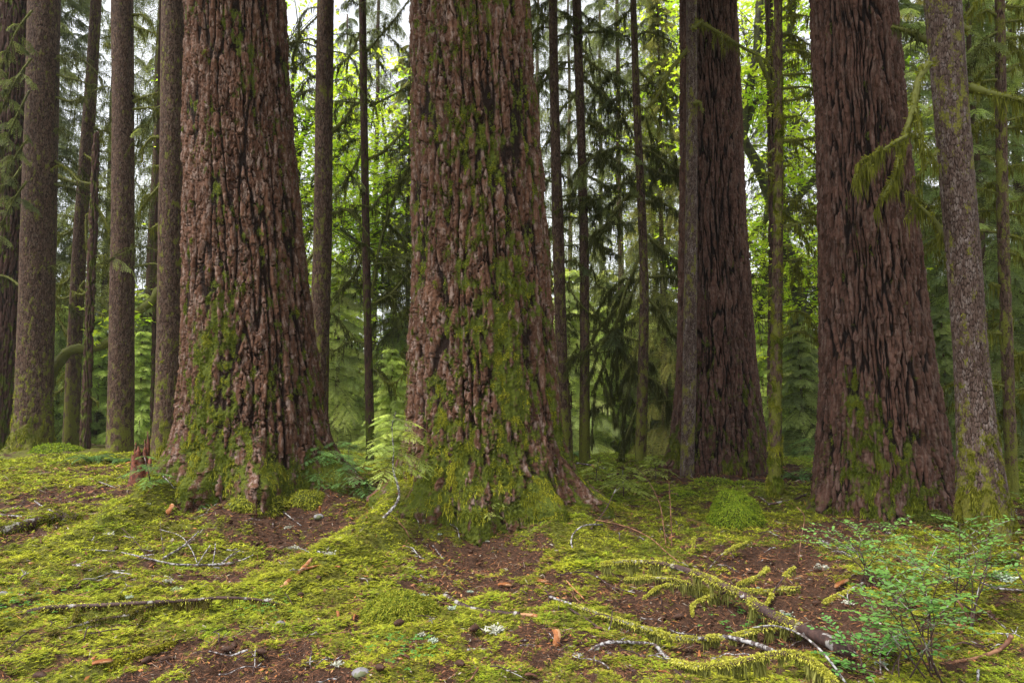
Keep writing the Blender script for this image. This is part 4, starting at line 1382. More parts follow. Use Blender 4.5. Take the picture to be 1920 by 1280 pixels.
# the close pair and the bowed trunk
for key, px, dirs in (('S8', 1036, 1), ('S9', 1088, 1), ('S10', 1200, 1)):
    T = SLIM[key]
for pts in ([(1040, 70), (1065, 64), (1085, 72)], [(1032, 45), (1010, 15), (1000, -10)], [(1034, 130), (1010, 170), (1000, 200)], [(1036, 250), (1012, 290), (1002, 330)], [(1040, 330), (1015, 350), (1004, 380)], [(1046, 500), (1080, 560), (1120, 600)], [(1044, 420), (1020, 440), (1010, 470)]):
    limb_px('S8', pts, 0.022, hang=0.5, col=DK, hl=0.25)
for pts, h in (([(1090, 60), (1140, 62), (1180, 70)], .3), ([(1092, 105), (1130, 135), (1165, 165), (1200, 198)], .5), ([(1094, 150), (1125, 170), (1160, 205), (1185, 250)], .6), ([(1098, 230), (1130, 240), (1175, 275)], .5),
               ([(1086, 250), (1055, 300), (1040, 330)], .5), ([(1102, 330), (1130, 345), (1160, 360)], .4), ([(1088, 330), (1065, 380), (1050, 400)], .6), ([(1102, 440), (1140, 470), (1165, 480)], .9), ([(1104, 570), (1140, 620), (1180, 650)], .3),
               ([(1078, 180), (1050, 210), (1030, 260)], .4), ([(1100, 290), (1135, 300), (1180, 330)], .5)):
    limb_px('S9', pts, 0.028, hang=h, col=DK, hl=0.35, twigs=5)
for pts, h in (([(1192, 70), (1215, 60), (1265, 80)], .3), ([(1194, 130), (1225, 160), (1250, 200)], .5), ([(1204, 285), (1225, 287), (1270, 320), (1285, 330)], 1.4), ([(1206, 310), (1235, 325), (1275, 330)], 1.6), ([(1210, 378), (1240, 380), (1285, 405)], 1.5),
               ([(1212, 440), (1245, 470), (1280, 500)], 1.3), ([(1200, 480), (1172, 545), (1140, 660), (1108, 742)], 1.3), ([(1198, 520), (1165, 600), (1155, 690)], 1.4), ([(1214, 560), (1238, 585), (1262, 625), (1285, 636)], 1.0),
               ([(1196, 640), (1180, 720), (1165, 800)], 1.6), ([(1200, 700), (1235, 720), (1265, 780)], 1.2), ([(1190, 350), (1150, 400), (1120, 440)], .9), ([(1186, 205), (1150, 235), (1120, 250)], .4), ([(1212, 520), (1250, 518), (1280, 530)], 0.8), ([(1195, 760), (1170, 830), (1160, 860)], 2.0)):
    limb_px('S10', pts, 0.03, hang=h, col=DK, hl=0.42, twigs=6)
# green limbs on the slim grey trunk
limb_px('S11', [(1303, 40), (1330, 52), (1380, 82), (1445, 118)], 0.05, hang=0.5, col=GR, dY=-0.1, twigs=5)
limb_px('S11', [(1420, 105), (1440, 150), (1455, 205)], 0.04, hang=0.5, col=GR, dY=-0.1)
limb_px('S11', [(1288, 95), (1258, 130), (1240, 165), (1222, 195), (1208, 205)], 0.04, hang=0.5, col=GR)
limb_px('S11', [(1300, 195), (1312, 192), (1318, 212)], 0.04, hang=0.4, col=GR, dY=-0.15, twigs=0)
limb_px('S11', [(1298, 55), (1318, 38)], 0.045, hang=0.2, col=GR, dY=-0.15, twigs=0)
# the thin stubby green trunk
for i, pts in enumerate([[(1464, 35), (1485, 30), (1500, 34)], [(1465, 95), (1500, 95), (1532, 112)], [(1453, 130), (1475, 120), (1490, 112)], [(1466, 142), (1500, 138), (1532, 142)], [(1466, 166), (1505, 163), (1530, 168)], [(1466, 190), (1495, 186), (1520, 175)],
                         [(1467, 220), (1495, 218)], [(1466, 265), (1505, 262), (1538, 255)], [(1452, 200), (1435, 210)], [(1452, 60), (1440, 110)], [(1466, 312), (1480, 310)], [(1452, 330), (1436, 322)], [(1466, 425), (1490, 420), (1508, 445)], [(1466, 462), (1480, 460), (1477, 468)],
                         [(1465, 20), (1490, 0), (1520, -30)], [(1452, 280), (1438, 290)], [(1464, 620), (1480, 612)], [(1450, 540), (1438, 545)]]):
    limb_px('S12', pts, 0.022, hang=0.5, col=GR, hl=0.18, twigs=1)
# the grey flaky trunk
limb_px('S14', [(1742, 118), (1722, 150), (1712, 205), (1700, 245), (1690, 290), (1672, 340), (1655, 370)], 0.04, hang=1.4, hl=0.28, col=GR, dY=-0.25, twigs=7)
limb_px('S14', [(1700, 255), (1665, 275), (1630, 300), (1612, 330)], 0.02, hang=1.6, hl=0.25, col=GR, dY=-0.3, twigs=8)
limb_px('S14', [(1810, 162), (1850, 174), (1890, 182), (1925, 192)], 0.045, hang=1.0, hl=0.3, col=GR, twigs=4)
limb_px('S14', [(1800, 50), (1812, 55), (1820, 50)], 0.05, hang=0.3, col=GR, twigs=0)
limb_px('S14', [(1775, 452), (1752, 415), (1722, 385), (1700, 365)], 0.035, hang=0.9, hl=0.3, col=GR, dY=0.25, twigs=4)
limb_px('S14', [(1770, 440), (1745, 395), (1718, 370)], 0.03, hang=0.6, hl=0.3, col=DK, dY=0.4, twigs=3)
limb_px('S14', [(1740, 78), (1710, 62), (1672, 50)], 0.045, hang=0.6, hl=0.25, col=DK, dY=0.5)
limb_px('S14', [(1758, 282), (1735, 310), (1718, 335)], 0.02, hang=0.3, col=GR, dY=-0.1, twigs=1)
limb_px('S14', [(1805, 40), (1822, 15), (1842, -15)], 0.015, hang=0.3, col=GR, twigs=2)
# comb of stubs on the thin mossy trunk
for i, pts in enumerate([[(1870, 88), (1850, 92), (1826, 88)], [(1884, 12), (1920, 14)], [(1884, 42), (1915, 38), (1950, 45)], [(1884, 72), (1925, 68)], [(1870, 80), (1890, 75), (1905, 90), (1918, 118)], [(1886, 112), (1900, 98), (1925, 100)], [(1868, 118), (1845, 130), (1830, 148)],
                         [(1870, 150), (1848, 152), (1825, 160)], [(1886, 135), (1910, 120), (1950, 130)], [(1868, 245), (1848, 242)], [(1888, 240), (1920, 238), (1960, 240)], [(1888, 180), (1925, 186)], [(1872, 320), (1890, 312), (1930, 308)], [(1890, 380), (1915, 375)], [(1890, 400), (1930, 405)],
                         [(1890, 440), (1915, 448), (1945, 470)], [(1880, 625), (1858, 624)], [(1870, 30), (1850, 20), (1830, 30)], [(1888, 470), (1930, 490)], [(1880, 540), (1855, 530)]]):
    limb_px('S15', pts, 0.024, hang=0.8, col=GR, hl=0.28, twigs=2)
# stubs and drooping limbs of the trunks on the near side
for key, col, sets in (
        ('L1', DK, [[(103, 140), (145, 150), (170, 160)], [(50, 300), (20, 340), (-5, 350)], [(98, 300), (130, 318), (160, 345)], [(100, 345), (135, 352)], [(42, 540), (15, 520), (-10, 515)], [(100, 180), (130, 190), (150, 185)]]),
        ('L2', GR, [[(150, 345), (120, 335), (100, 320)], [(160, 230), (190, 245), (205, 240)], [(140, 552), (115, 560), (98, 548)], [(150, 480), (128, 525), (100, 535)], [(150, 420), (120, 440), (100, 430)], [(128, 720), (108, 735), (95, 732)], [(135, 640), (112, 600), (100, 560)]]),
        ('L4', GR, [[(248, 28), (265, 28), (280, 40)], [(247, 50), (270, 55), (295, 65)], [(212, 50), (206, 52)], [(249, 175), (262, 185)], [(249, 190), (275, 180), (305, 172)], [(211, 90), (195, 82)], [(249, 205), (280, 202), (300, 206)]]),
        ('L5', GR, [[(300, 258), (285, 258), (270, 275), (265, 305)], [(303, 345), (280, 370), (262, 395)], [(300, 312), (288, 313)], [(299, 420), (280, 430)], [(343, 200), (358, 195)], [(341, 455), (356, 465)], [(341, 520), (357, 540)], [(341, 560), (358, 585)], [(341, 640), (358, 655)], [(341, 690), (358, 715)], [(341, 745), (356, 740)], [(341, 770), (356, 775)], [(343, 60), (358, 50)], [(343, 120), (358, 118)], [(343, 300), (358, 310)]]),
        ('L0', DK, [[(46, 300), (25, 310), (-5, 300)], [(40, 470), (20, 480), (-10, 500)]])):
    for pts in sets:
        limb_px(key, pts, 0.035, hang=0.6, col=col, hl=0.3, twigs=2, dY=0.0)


def random_limbs(T, n, y0, y1, L=(0.5, 1.5), col=DK, hang=0.4, needles=0, r0=0.016):
    """thin dead branches, fine twiggy, at random heights and directions"""
    for i in range(n):
        py = rng.uniform(y0, y1)
        z = float(at(960, py, T.depth)[2])
        X, R = T.prof(z)
        a = rng.choice([0.0, PI]) + rng.normal(0, 0.75)
        if T is SLIM['S12']:
            a = rng.normal(0.3, 0.5)
        if math.sin(a) < -0.45:
            a = -a
        l = rng.uniform(*L)
        d = np.array([math.cos(a), math.sin(a), 0])
        b = np.array([float(X), T.depth, z]) + d * float(R) * 0.9
        dr = rng.uniform(0.1, 0.6)
        pts = [b, b + d * l * .35 + np.array([rng.normal(0, .05), 0, .10 * l - .1 * dr * l]), b + d * l * .7 + np.array([0, rng.normal(0, .06), -.35 * dr * l]), b + d * l + np.array([rng.normal(0, .05), 0, -dr * l])]
        limb(T, pts, r0 * rng.uniform(.6, 1.3), hang=hang, fuzz=0.7, twigs=9, hl=0.22, col=col, needles=needles)


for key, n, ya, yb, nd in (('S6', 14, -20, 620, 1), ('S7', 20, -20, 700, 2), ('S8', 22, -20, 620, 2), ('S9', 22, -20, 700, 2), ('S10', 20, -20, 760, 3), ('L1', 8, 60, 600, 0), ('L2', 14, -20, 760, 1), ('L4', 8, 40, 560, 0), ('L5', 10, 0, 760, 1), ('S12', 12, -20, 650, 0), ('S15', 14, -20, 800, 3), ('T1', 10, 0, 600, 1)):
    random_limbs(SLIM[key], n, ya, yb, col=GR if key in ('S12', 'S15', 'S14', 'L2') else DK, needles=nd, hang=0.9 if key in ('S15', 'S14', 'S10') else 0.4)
# the mossy snag
SNAG = make_trunk('dead_snag', "thin broken mossy snag with short stubs beside the leaning grey brown trunk", [(246, 178, 185), (440, 169, 179), (640, 161, 172), (840, 153, 166)], 848, 'dark', nu=60, dz=0.03, ztop=9, seed=97, depth=17.2,
                  moss=dict(base=0.2, h=1, all=0.05, n=0.4), snag=float(at(180, 246, 17.2)[2]))
for pts in ([(182, 260), (192, 262)], [(176, 345), (150, 340), (130, 320), (112, 308)], [(176, 350), (200, 352)], [(174, 410), (162, 405), (162, 470)], [(172, 545), (150, 552), (135, 545)], [(172, 500), (205, 498)], [(170, 555), (150, 540), (160, 525)], [(172, 480), (198, 480)], [(170, 580), (195, 590)], [(176, 380), (190, 400), (205, 430)], [(165, 740), (185, 755)], [(174, 300), (160, 290)]):
    limb_px(SNAG, pts, 0.03, hang=0.5, col=GR, hl=0.2, twigs=1)
for pts in ([(60, 20), (30, 60), (0, 130)], [(58, 110), (30, 150), (-5, 220)], [(55, 170), (25, 230), (0, 290)], [(52, 260), (25, 300), (0, 360)], [(50, 340), (22, 380), (-5, 440)]):
    limb_px('L1', pts, 0.025, hang=0.3, col=DK, hl=0.25, twigs=4, dY=-0.9, needles=9)
# boughs with needles reaching in at the upper edge
for key, pts, nd in (('L0', [(30, 60), (10, 100), (-20, 160)], 6), ('L0', [(40, 150), (15, 190), (0, 220)], 6), ('S10', [(1190, 10), (1160, 40), (1120, 60)], 6), ('S9', [(1085, 20), (1110, 40), (1140, 60)], 6), ('S8', [(1038, 15), (1015, 50), (1005, 90)], 5), ('S6', [(596, 30), (560, 70), (545, 130)], 5), ('S15', [(1870, 60), (1840, 80), (1820, 120)], 5)):
    limb_px(key, pts, 0.02, hang=0.5, col=DK, needles=nd)
# ------------------------------------------------------------------ things on the forest floor
M_DARKWOOD = stick_material("dark_dead_wood", (0.035, 0.020, 0.018), (0.085, 0.045, 0.038), (0.30, 0.28, 0.27), 0.15, 25)
M_WHITEWOOD = stick_material("lichened_twig_wood", (0.05, 0.032, 0.03), (0.13, 0.105, 0.10), (0.36, 0.35, 0.35), 0.40, 90)
M_REDWOOD = stick_material("reddish_twig_wood", (0.085, 0.035, 0.022), (0.15, 0.065, 0.035), (0.24, 0.12, 0.065), 0.4, 25)
M_ORANGE = stick_material("fresh_split_wood", (0.20, 0.07, 0.022), (0.33, 0.12, 0.035), (0.40, 0.22, 0.11), 0.4, 40)
M_ROT = stick_material("rotten_red_wood", (0.06, 0.020, 0.012), (0.24, 0.070, 0.035), (0.10, 0.075, 0.03), 0.15, 22)
M_STONE = stick_material("grey_stone", (0.16, 0.15, 0.16), (0.26, 0.25, 0.26), (0.10, 0.11, 0.05), 0.3, 20)
M_CONE = stick_material("cone_scales", (0.035, 0.016, 0.010), (0.09, 0.04, 0.022), (0.05, 0.025, 0.015), 0.3, 90)
M_LICHEN = leaf_material("lichen_flakes", trans=0.1, gloss=0.1, rough=0.9)
M_STUMPMOSS = leaf_material("stump_moss", trans=0.2, gloss=0.1, rough=0.8)


def origin_mesh(name, mb, mats, loc, smooth=True):
    o = mb.build(name, mats, None, smooth)
    o.location = loc
    return o


def gpts(pts, lift):
    """photo points on the ground; a third value lifts that point above it"""
    return np.array([hit(p[0], p[1], p[2] if len(p) > 2 else lift) for p in pts])


def stick(label, pts, r0, r1, mat, lift=0.02, name="fallen_twig", cat="twig", group=None, side=0, m=4, wob=0.10):
    P = smooth_path(gpts(pts, lift), m)
    loc = P[0].copy()
    k = len(P)
    P = P - loc + rng.normal(0, 0.15, (k, 3)) * r0 * np.array([1, 1, .6])
    r = np.linspace(r0, r1, k)
    mb = MB()
    V, Q, tr = tube(P, r, 8, wob=wob)
    mb.add(V, Q, tr)
    for i in range(side):
        a = rng.integers(1, k - 1)
        d = unit(P[a + 1] - P[a - 1])
        e = unit(d + rng.normal(0, 0.7, 3) * np.array([1, 1, .6])) * np.linalg.norm(P[-1]) * rng.uniform(0.10, 0.28)
        e[2] = abs(e[2]) * 0.5
        V, Q, tr = tube(smooth_path([P[a], P[a] + e * .5 + rng.normal(0, .01, 3), P[a] + e], 3), np.linspace(r[a] * .5, r1 * .4, 7), 5)
        mb.add(V, Q, tr)
    return tag(origin_mesh(name, mb, mat, loc), label, cat, group)


def mossy_branch(label, pts, r0, r1, lift=0.05, hang=0.6, hl=0.12, fuzz=1.0, col=(0.52, 0.50, 0.09), mat=None, cat="branch", name="mossy_branch", bare=(), fl=0.023, hcol=None, mstart=0.0):
    """fallen branch > wood, moss_coat, hanging_moss; bare: stretches (0..1) where the wood shows"""
    P = smooth_path(gpts(pts, lift), 6)
    loc = P[0].copy()
    k = len(P)
    P = P - loc
    r = np.linspace(r0, r1, k)
    t = thing(name, label, cat, loc)
    mb = MB()
    V, Q, tr = tube(P, r, 9, wob=0.08)
    mb.add(V, Q, tr)
    mb.build("wood", mat or M_DARKWOOD, t)
    ln = np.sum(np.linalg.norm(np.diff(P, axis=0), axis=1))

    def sample(n):
        f = rng.uniform(mstart, 1, n)
        ok = np.ones(n, bool)
        for a, b in bare:
            ok &= ~((f > a) & (f < b))
        ok &= rng.random(n) < np.clip(0.75 + 1.2 * noise(f * ln * 7, r0 * 100, 1.5, 71), 0.06, 1)
        f = f[ok] * (k - 1)
        return f, np.stack([np.interp(f, np.arange(k), P[:, i]) for i in range(3)], -1), np.interp(f, np.arange(k), r)[:, None]
    f, B, rr = sample(int(ln * 7000 * fuzz))
    n = len(f)
    o = unit(rng.normal(size=(n, 3)) + np.array([0, 0, 0.55]))
    mb = MB()
    c = np.array(col) * rng.uniform(0.55, 1.4, (n, 1)) * np.array([1, 1, 1.0])
    V, Q = blades(B + o * rr * 0.8, o + rng.normal(0, 0.55, (n, 3)), rng.normal(size=(n, 3)), fl * rng.uniform(0.3, 1.0, n) * (1 + 0.9 * np.clip(noise(f * 0.9, 5.0, r0 * 91, 73), -.6, 1)), fl * 0.34, droop=0.25)
    mb.add(V, Q, col=rep(c, 4))
    mb.build("moss_coat", M_MOSS, t, smooth=False)
    if hang > 0:
        f, B, rr = sample(int(ln * 1500 * hang))
        n = len(f)
        L = hl * rng.uniform(0.3, 1.2, n) * np.clip(0.5 + 1.2 * noise(f * 0.5, 3.0, r0 * 77, 72), 0.15, 1.4)
        D = np.stack([rng.normal(0, .12, n), rng.normal(0, .12, n), -np.ones(n)], -1)
        V, Q = blades(B, D, rng.normal(size=(n, 3)), L, 0.006 + 0.008 * rng.random(n), mid=0.35)
        mb = MB()
        mb.add(V, Q, col=rep(np.array(hcol or (0.22, 0.22, 0.055)) * rng.uniform(0.5, 1.4, (n, 1)), 4))
        if n >= 14:
            mb.build("hanging_moss", M_HANG, t, smooth=False)
    return t


# --- big fallen mossy limbs in the near corner
mossy_branch("largest mossy fallen limb, arched at its thin end, bare red brown at the other", [(1128, 1056, .16), (1175, 1052, .20), (1240, 1056, .22), (1300, 1072, .24), (1345, 1092, .24), (1392, 1115, .22), (1430, 1142, .20), (1480, 1168, .16), (1530, 1190, .12), (1592, 1222, .06)], 0.012, 0.042, hang=1.2, hl=0.15, bare=((0.83, 1.0), (0.27, 0.33)), fuzz=1.2)
mossy_branch("long mossy limb with whitish bare bark along its middle, lying before the arched limb", [(1030, 1118, .04), (1100, 1142, .06), (1160, 1162, .09), (1220, 1180, .11), (1268, 1195, .11), (1320, 1196, .11), (1365, 1194, .10), (1420, 1208, .08), (1462, 1226, .05)], 0.010, 0.016, hang=0.8, hl=0.10, bare=((0.72, 1.0), (0.0, 0.08)), mat=M_WHITEWOOD)
mossy_branch("mossy limb nearest the viewer, drooping at both ends in the bottom corner", [(1255, 1238, .05), (1310, 1248, .07), (1365, 1244, .09), (1420, 1232, .12), (1475, 1224, .14), (1515, 1236, .12), (1545, 1258, .08), (1570, 1285, .04)], 0.010, 0.018, hang=1.2, hl=0.16, fuzz=1.3)
mossy_branch("thick mossy limb just behind the white barked one", [(1368, 1194, .07), (1405, 1184, .10), (1450, 1174, .12), (1490, 1176, .11), (1530, 1192, .08)], 0.012, 0.014, hang=1.1, hl=0.15)
mossy_branch("slender mossy side branch bowed under the arched limb", [(1170, 1085, .10), (1215, 1082, .14), (1265, 1086, .15), (1310, 1100, .13), (1330, 1112, .10)], 0.006, 0.008, hang=0.8, hl=0.10)
mossy_branch("fine drooping mossy side branch, the middle one beneath the arched limb", [(1205, 1122, .03), (1235, 1100, .09), (1270, 1094, .12), (1312, 1100, .12), (1335, 1110, .10)], 0.005, 0.008, hang=1.3, hl=0.13)
mossy_branch("short mossy fork bending downward below the arched limb", [(1298, 1155, .03), (1300, 1132, .07), (1325, 1120, .10), (1365, 1108, .14)], 0.006, 0.009, hang=1.0, hl=0.12)
mossy_branch("level mossy branch running toward the leafy shrubs", [(1390, 1104, .10), (1430, 1107, .10), (1470, 1104, .09), (1500, 1100, .08)], 0.007, 0.009, hang=0.6, hl=0.08)
mossy_branch("short mossy branch slanting upward beside the leafy shrubs", [(1382, 1094, .06), (1415, 1082, .10), (1438, 1066, .14)], 0.006, 0.007, hang=0.4, hl=0.08)
mossy_branch("mossy tipped twig slanting up behind the arched limb", [(1325, 1070, .05), (1352, 1040, .10), (1375, 1026, .14), (1400, 1016, .16)], 0.005, 0.006, hang=0.3, hl=0.06, bare=((0.0, 0.35),))
mossy_branch("upright mossy forked stick among brown litter before the moss skirted fir", [(1428, 1150, .03), (1450, 1110, .10), (1475, 1075, .16), (1490, 1062, .18)], 0.006, 0.006, hang=0.4, hl=0.07, bare=((0.3, 0.6),))
mossy_branch("mossy stub standing up behind the arched limb", [(1296, 1046, .0), (1302, 1008, .18)], 0.007, 0.006, hang=0.5, hl=0.05)
mossy_branch("mossy sloping stick on the bank beside the leafy shrubs", [(1545, 1128, .03), (1580, 1112, .05), (1618, 1092, .06)], 0.010, 0.008, hang=0.1, bare=((0.7, 1.0),))
mossy_branch("mossy buried root arching at the foot of the grey flaky trunk", [(1760, 1040, .04), (1820, 1030, .06), (1860, 1048, .05), (1890, 1040, .10), (1920, 1045, .06)], 0.03, 0.035, hang=0.0, fuzz=1.6, col=(0.17, 0.18, 0.02))
# --- near side
mossy_branch("mossy rotting log lying at the edge below the thick mossy footed trunk", [(-40, 998, .05), (20, 992, .06), (70, 978, .07), (110, 968, .08), (146, 972, .06)], 0.07, 0.05, hang=0.35, hl=0.09, fuzz=3.0, col=(0.21, 0.22, 0.022), name="mossy_log", cat="log", fl=0.04)
mossy_branch("long dark dead branch lying level with lichen at its tip and moss hung below", [(30, 1152, .02), (95, 1138, .06), (190, 1134, .09), (270, 1129, .11), (350, 1125, .12), (410, 1120, .12), (470, 1122, .09), (520, 1130, .05), (538, 1138, .02)], 0.016, 0.007, hang=0.9, hl=0.12, fuzz=0.12, hcol=(0.14, 0.115, 0.03), name="dead_branch")
mossy_branch("crooked thin branch crossing under the long dark dead one", [(40, 1212, .02), (110, 1184, .04), (180, 1162, .06), (240, 1152, .08), (280, 1136, .09), (345, 1126, .08)], 0.007, 0.009, hang=0.5, hl=0.08, fuzz=0.4, col=(0.16, 0.14, 0.03), name="dead_branch")
mossy_branch("short side branch dropping from the crooked thin one", [(268, 1140, .07), (258, 1170, .05), (240, 1215, .02)], 0.006, 0.005, hang=0.6, hl=0.07, fuzz=0.5, col=(0.16, 0.14, 0.03), name="dead_branch")
mossy_branch("small drooping stick under the thick end of the long dark dead branch", [(146, 1138, .07), (138, 1160, .05), (116, 1188, .02)], 0.006, 0.004, hang=0.4, hl=0.06, fuzz=0.4, col=(0.16, 0.14, 0.03), name="dead_branch")
mossy_branch("half sunken mossy stick nearest the viewer on the near side", [(205, 1252, .02), (250, 1232, .03), (300, 1215, .03), (330, 1208, .02)], 0.016, 0.012, hang=0.0, fuzz=1.8, col=(0.28, 0.26, 0.03))

S = stick
S("white lichened branch with a black end, lying on moss before the root ridge", [(126, 1058), (165, 1063), (205, 1071), (262, 1079), (318, 1081), (330, 1092)], 0.014, 0.006, M_WHITEWOOD, 0.02, side=4)
S("long white lichened branch below the mounded giant", [(145, 1029), (215, 1033), (275, 1046), (325, 1057), (385, 1059), (438, 1055)], 0.005, 0.013, M_WHITEWOOD, 0.04, side=6)
S("pale branch slanting up from the long white lichened one", [(306, 1046, .04), (345, 1022, .07), (372, 996, .11)], 0.011, 0.006, M_WHITEWOOD, side=2)
S("thin arched grey twig over the long white lichened branch", [(300, 992, .05), (338, 1004, .10), (358, 1028, .08), (370, 1056, .02)], 0.004, 0.004, M_WHITEWOOD)
S("dark bent twig standing over the moss before the root ridge", [(278, 1044, .03), (250, 1010, .10), (228, 990, .14)], 0.004, 0.003, M_DARKWOOD, side=2)
S("thin black upright twig before the root ridge", [(308, 1040, .02), (302, 1000, .14), (300, 975, .2)], 0.004, 0.002, M_DARKWOOD, side=1)
S("pale twig poking out above the mossy rotting log", [(-20, 962), (30, 967), (66, 968)], 0.012, 0.008, M_WHITEWOOD, 0.04)
S("white crooked twig behind the mossy rotting log", [(64, 938), (78, 948), (102, 960)], 0.010, 0.007, M_WHITEWOOD, 0.03, side=1)
S("fallen grey twig on the slope below the broken stump", [(184, 902), (208, 911), (220, 915)], 0.009, 0.007, M_WHITEWOOD, 0.03)
S("small whitish forked twig on the root ridge", [(306, 893, .02), (318, 905, .05), (330, 920, .03)], 0.010, 0.006, M_WHITEWOOD, side=2)
S("bright orange split stick lying on the mossy root of the widest fir", [(524, 1106), (542, 1088), (566, 1068), (582, 1050)], 0.018, 0.017, M_ORANGE, 0.02, name="split_stick", cat="stick")
S("short orange prong crossing the bright orange split stick", [(572, 1066), (602, 1058)], 0.010, 0.007, M_ORANGE, 0.025, name="split_stick", cat="stick")
S("thick dark stick with orange broken ends lying in the moss before the widest fir", [(832, 1114), (868, 1134), (905, 1144), (945, 1149), (975, 1151)], 0.016, 0.019, M_DARKWOOD, 0.025, name="fallen_stick", cat="stick")
S("orange heartwood stub at the end of the thick dark stick", [(970, 1151), (1009, 1155)], 0.012, 0.013, M_ORANGE, 0.02, name="split_stick", cat="stick")
S("dark curved twig hugging the thick dark stick", [(798, 1100), (822, 1122), (858, 1140), (925, 1152)], 0.007, 0.009, M_DARKWOOD, 0.015)
S("long thin bent twig along the hollow before the widest fir", [(768, 1045), (774, 1064), (800, 1088), (815, 1108)], 0.005, 0.004, M_WHITEWOOD, 0.02)
S("thin pale twig lying down the brown litter hollow", [(812, 1022), (830, 1046), (852, 1070), (866, 1092)], 0.006, 0.004, M_WHITEWOOD, 0.02)
S("pale straight stick on the nearest moss below the widest fir", [(876, 1217), (915, 1216), (958, 1213)], 0.008, 0.007, M_WHITEWOOD, 0.015, name="fallen_stick", cat="stick")
S("short dark stick beside the pale straight one", [(935, 1204), (965, 1202), (990, 1199)], 0.007, 0.006, M_DARKWOOD, 0.015, name="fallen_stick", cat="stick")
S("white curling root twig at the foot of the widest fir", [(1130, 983, .06), (1098, 984, .10), (1078, 996, .08), (1071, 1014, .05), (1076, 1036, .01)], 0.009, 0.006, M_WHITEWOOD)
S("dark forked twig leaning up beyond the white curling root twig", [(1108, 992, .02), (1135, 955, .2), (1155, 915, .42)], 0.008, 0.004, M_DARKWOOD, side=4)
S("long thin red brown twig arching toward the largest mossy limb", [(1116, 974, .12), (1165, 984, .18), (1215, 1005, .20), (1250, 1035, .16), (1272, 1052, .2)], 0.006, 0.005, M_REDWOOD, side=3)
S("thin dead sapling bowed over the moss, green mossed at its top", [(1190, 870, .55), (1215, 900, .42), (1236, 942, .28), (1244, 985, .15), (1250, 1030, .02)], 0.004, 0.006, M_REDWOOD, side=3)
S("upright thin red stem between the bowed sapling and the round mossy boulder", [(1254, 905, .5), (1257, 950, .32), (1259, 1000, .12), (1259, 1030, .0)], 0.004, 0.006, M_REDWOOD, side=3)
S("white arched twig sprawled in the bottom moss", [(1101, 1224, .01), (1122, 1209, .04), (1160, 1203, .05), (1222, 1207, .05), (1240, 1222, .04), (1258, 1238, .03)], 0.008, 0.012, M_WHITEWOOD, side=3)
S("black thin stick running down the moss before the mossy limbs", [(1000, 1088, .03), (1050, 1128, .04), (1100, 1160, .04), (1130, 1182, .03), (1165, 1195, .02)], 0.007, 0.010, M_DARKWOOD, side=5)
S("dark stick with pale end lying under the black thin one", [(1122, 1233), (1160, 1246), (1190, 1258)], 0.008, 0.010, M_DARKWOOD, 0.02, side=1)
S("small broken stick at the very bottom among the mossy limbs", [(1260, 1250), (1285, 1275), (1300, 1290)], 0.012, 0.012, M_DARKWOOD, 0.02)
S("tangle of thin brown twigs beside the white curling root twig", [(1045, 1078), (1100, 1072), (1150, 1100), (1190, 1110)], 0.005, 0.004, M_DARKWOOD, 0.06, side=9)
S("second tangle of thin twigs lower down the same moss", [(1010, 1120), (1060, 1105), (1090, 1130), (1110, 1120)], 0.005, 0.004, M_REDWOOD, 0.05, side=9)
S("long orange brown splinter pair pointing at the tangled twigs", [(1062, 1088), (1078, 1105), (1095, 1122)], 0.007, 0.005, M_ORANGE, 0.04)
S("bent orange twig standing in moss below the moss skirted fir", [(1494, 950, .42), (1508, 968, .34), (1502, 1010, .15), (1497, 1055, .0)], 0.004, 0.005, M_REDWOOD)
S("grey branch lying in brown litter below the moss skirted fir", [(1524, 1008), (1560, 1022), (1590, 1040), (1614, 1048)], 0.013, 0.008, M_WHITEWOOD, 0.02, side=3, name="fallen_stick", cat="stick")
S("dark stick lying level at the foot of the moss skirted fir", [(1660, 998), (1700, 1003), (1728, 1012)], 0.012, 0.010, M_DARKWOOD, 0.02, name="fallen_stick", cat="stick")
S("dark log end lying along the mound edge by the thin stubby green trunk", [(1440, 945), (1480, 938), (1515, 925)], 0.018, 0.014, M_DARKWOOD, 0.03, name="fallen_stick", cat="stick")
S("long tan peeled stick curving up in the bottom corner under the shrubs", [(1768, 1244, .01), (1822, 1236, .03), (1868, 1220, .05), (1890, 1204, .08), (1897, 1190, .12)], 0.010, 0.013, M_REDWOOD, name="fallen_stick", cat="stick")
S("tan straight stem leaning in the moss beside the farther shrub", [(1790, 1115, .14), (1805, 1140, .08), (1818, 1162, .01)], 0.006, 0.006, M_REDWOOD)
S("dark stick sunk in moss below the farther shrub", [(1795, 1183), (1825, 1192), (1858, 1194)], 0.009, 0.012, M_DARKWOOD, 0.015, name="fallen_stick", cat="stick")
S("white thin stick standing in the bottom corner moss", [(1834, 1255, .04), (1833, 1272, .02), (1832, 1284, .0)], 0.006, 0.006, M_WHITEWOOD)
S("whitish twig at the margin beside the lichen tuft", [(1840, 1092, .06), (1870, 1102, .05), (1918, 1106, .04)], 0.007, 0.008, M_WHITEWOOD, side=2)
S("dark bare twig rising at the margin behind the lichen tuft", [(1925, 1100, .1), (1912, 1080, .16), (1905, 1066, .2)], 0.007, 0.005, M_DARKWOOD)
S("thin purple brown stem arching over the white barked limb", [(1410, 1176, .12), (1450, 1172, .2), (1500, 1188, .2), (1545, 1225, .14), (1590, 1285, .02)], 0.005, 0.007, M_WHITEWOOD)
S("reddish upright splinter beyond the hollow behind the round mossy boulder", [(1093, 930, .0), (1092, 905, .14)], 0.010, 0.007, M_ORANGE)
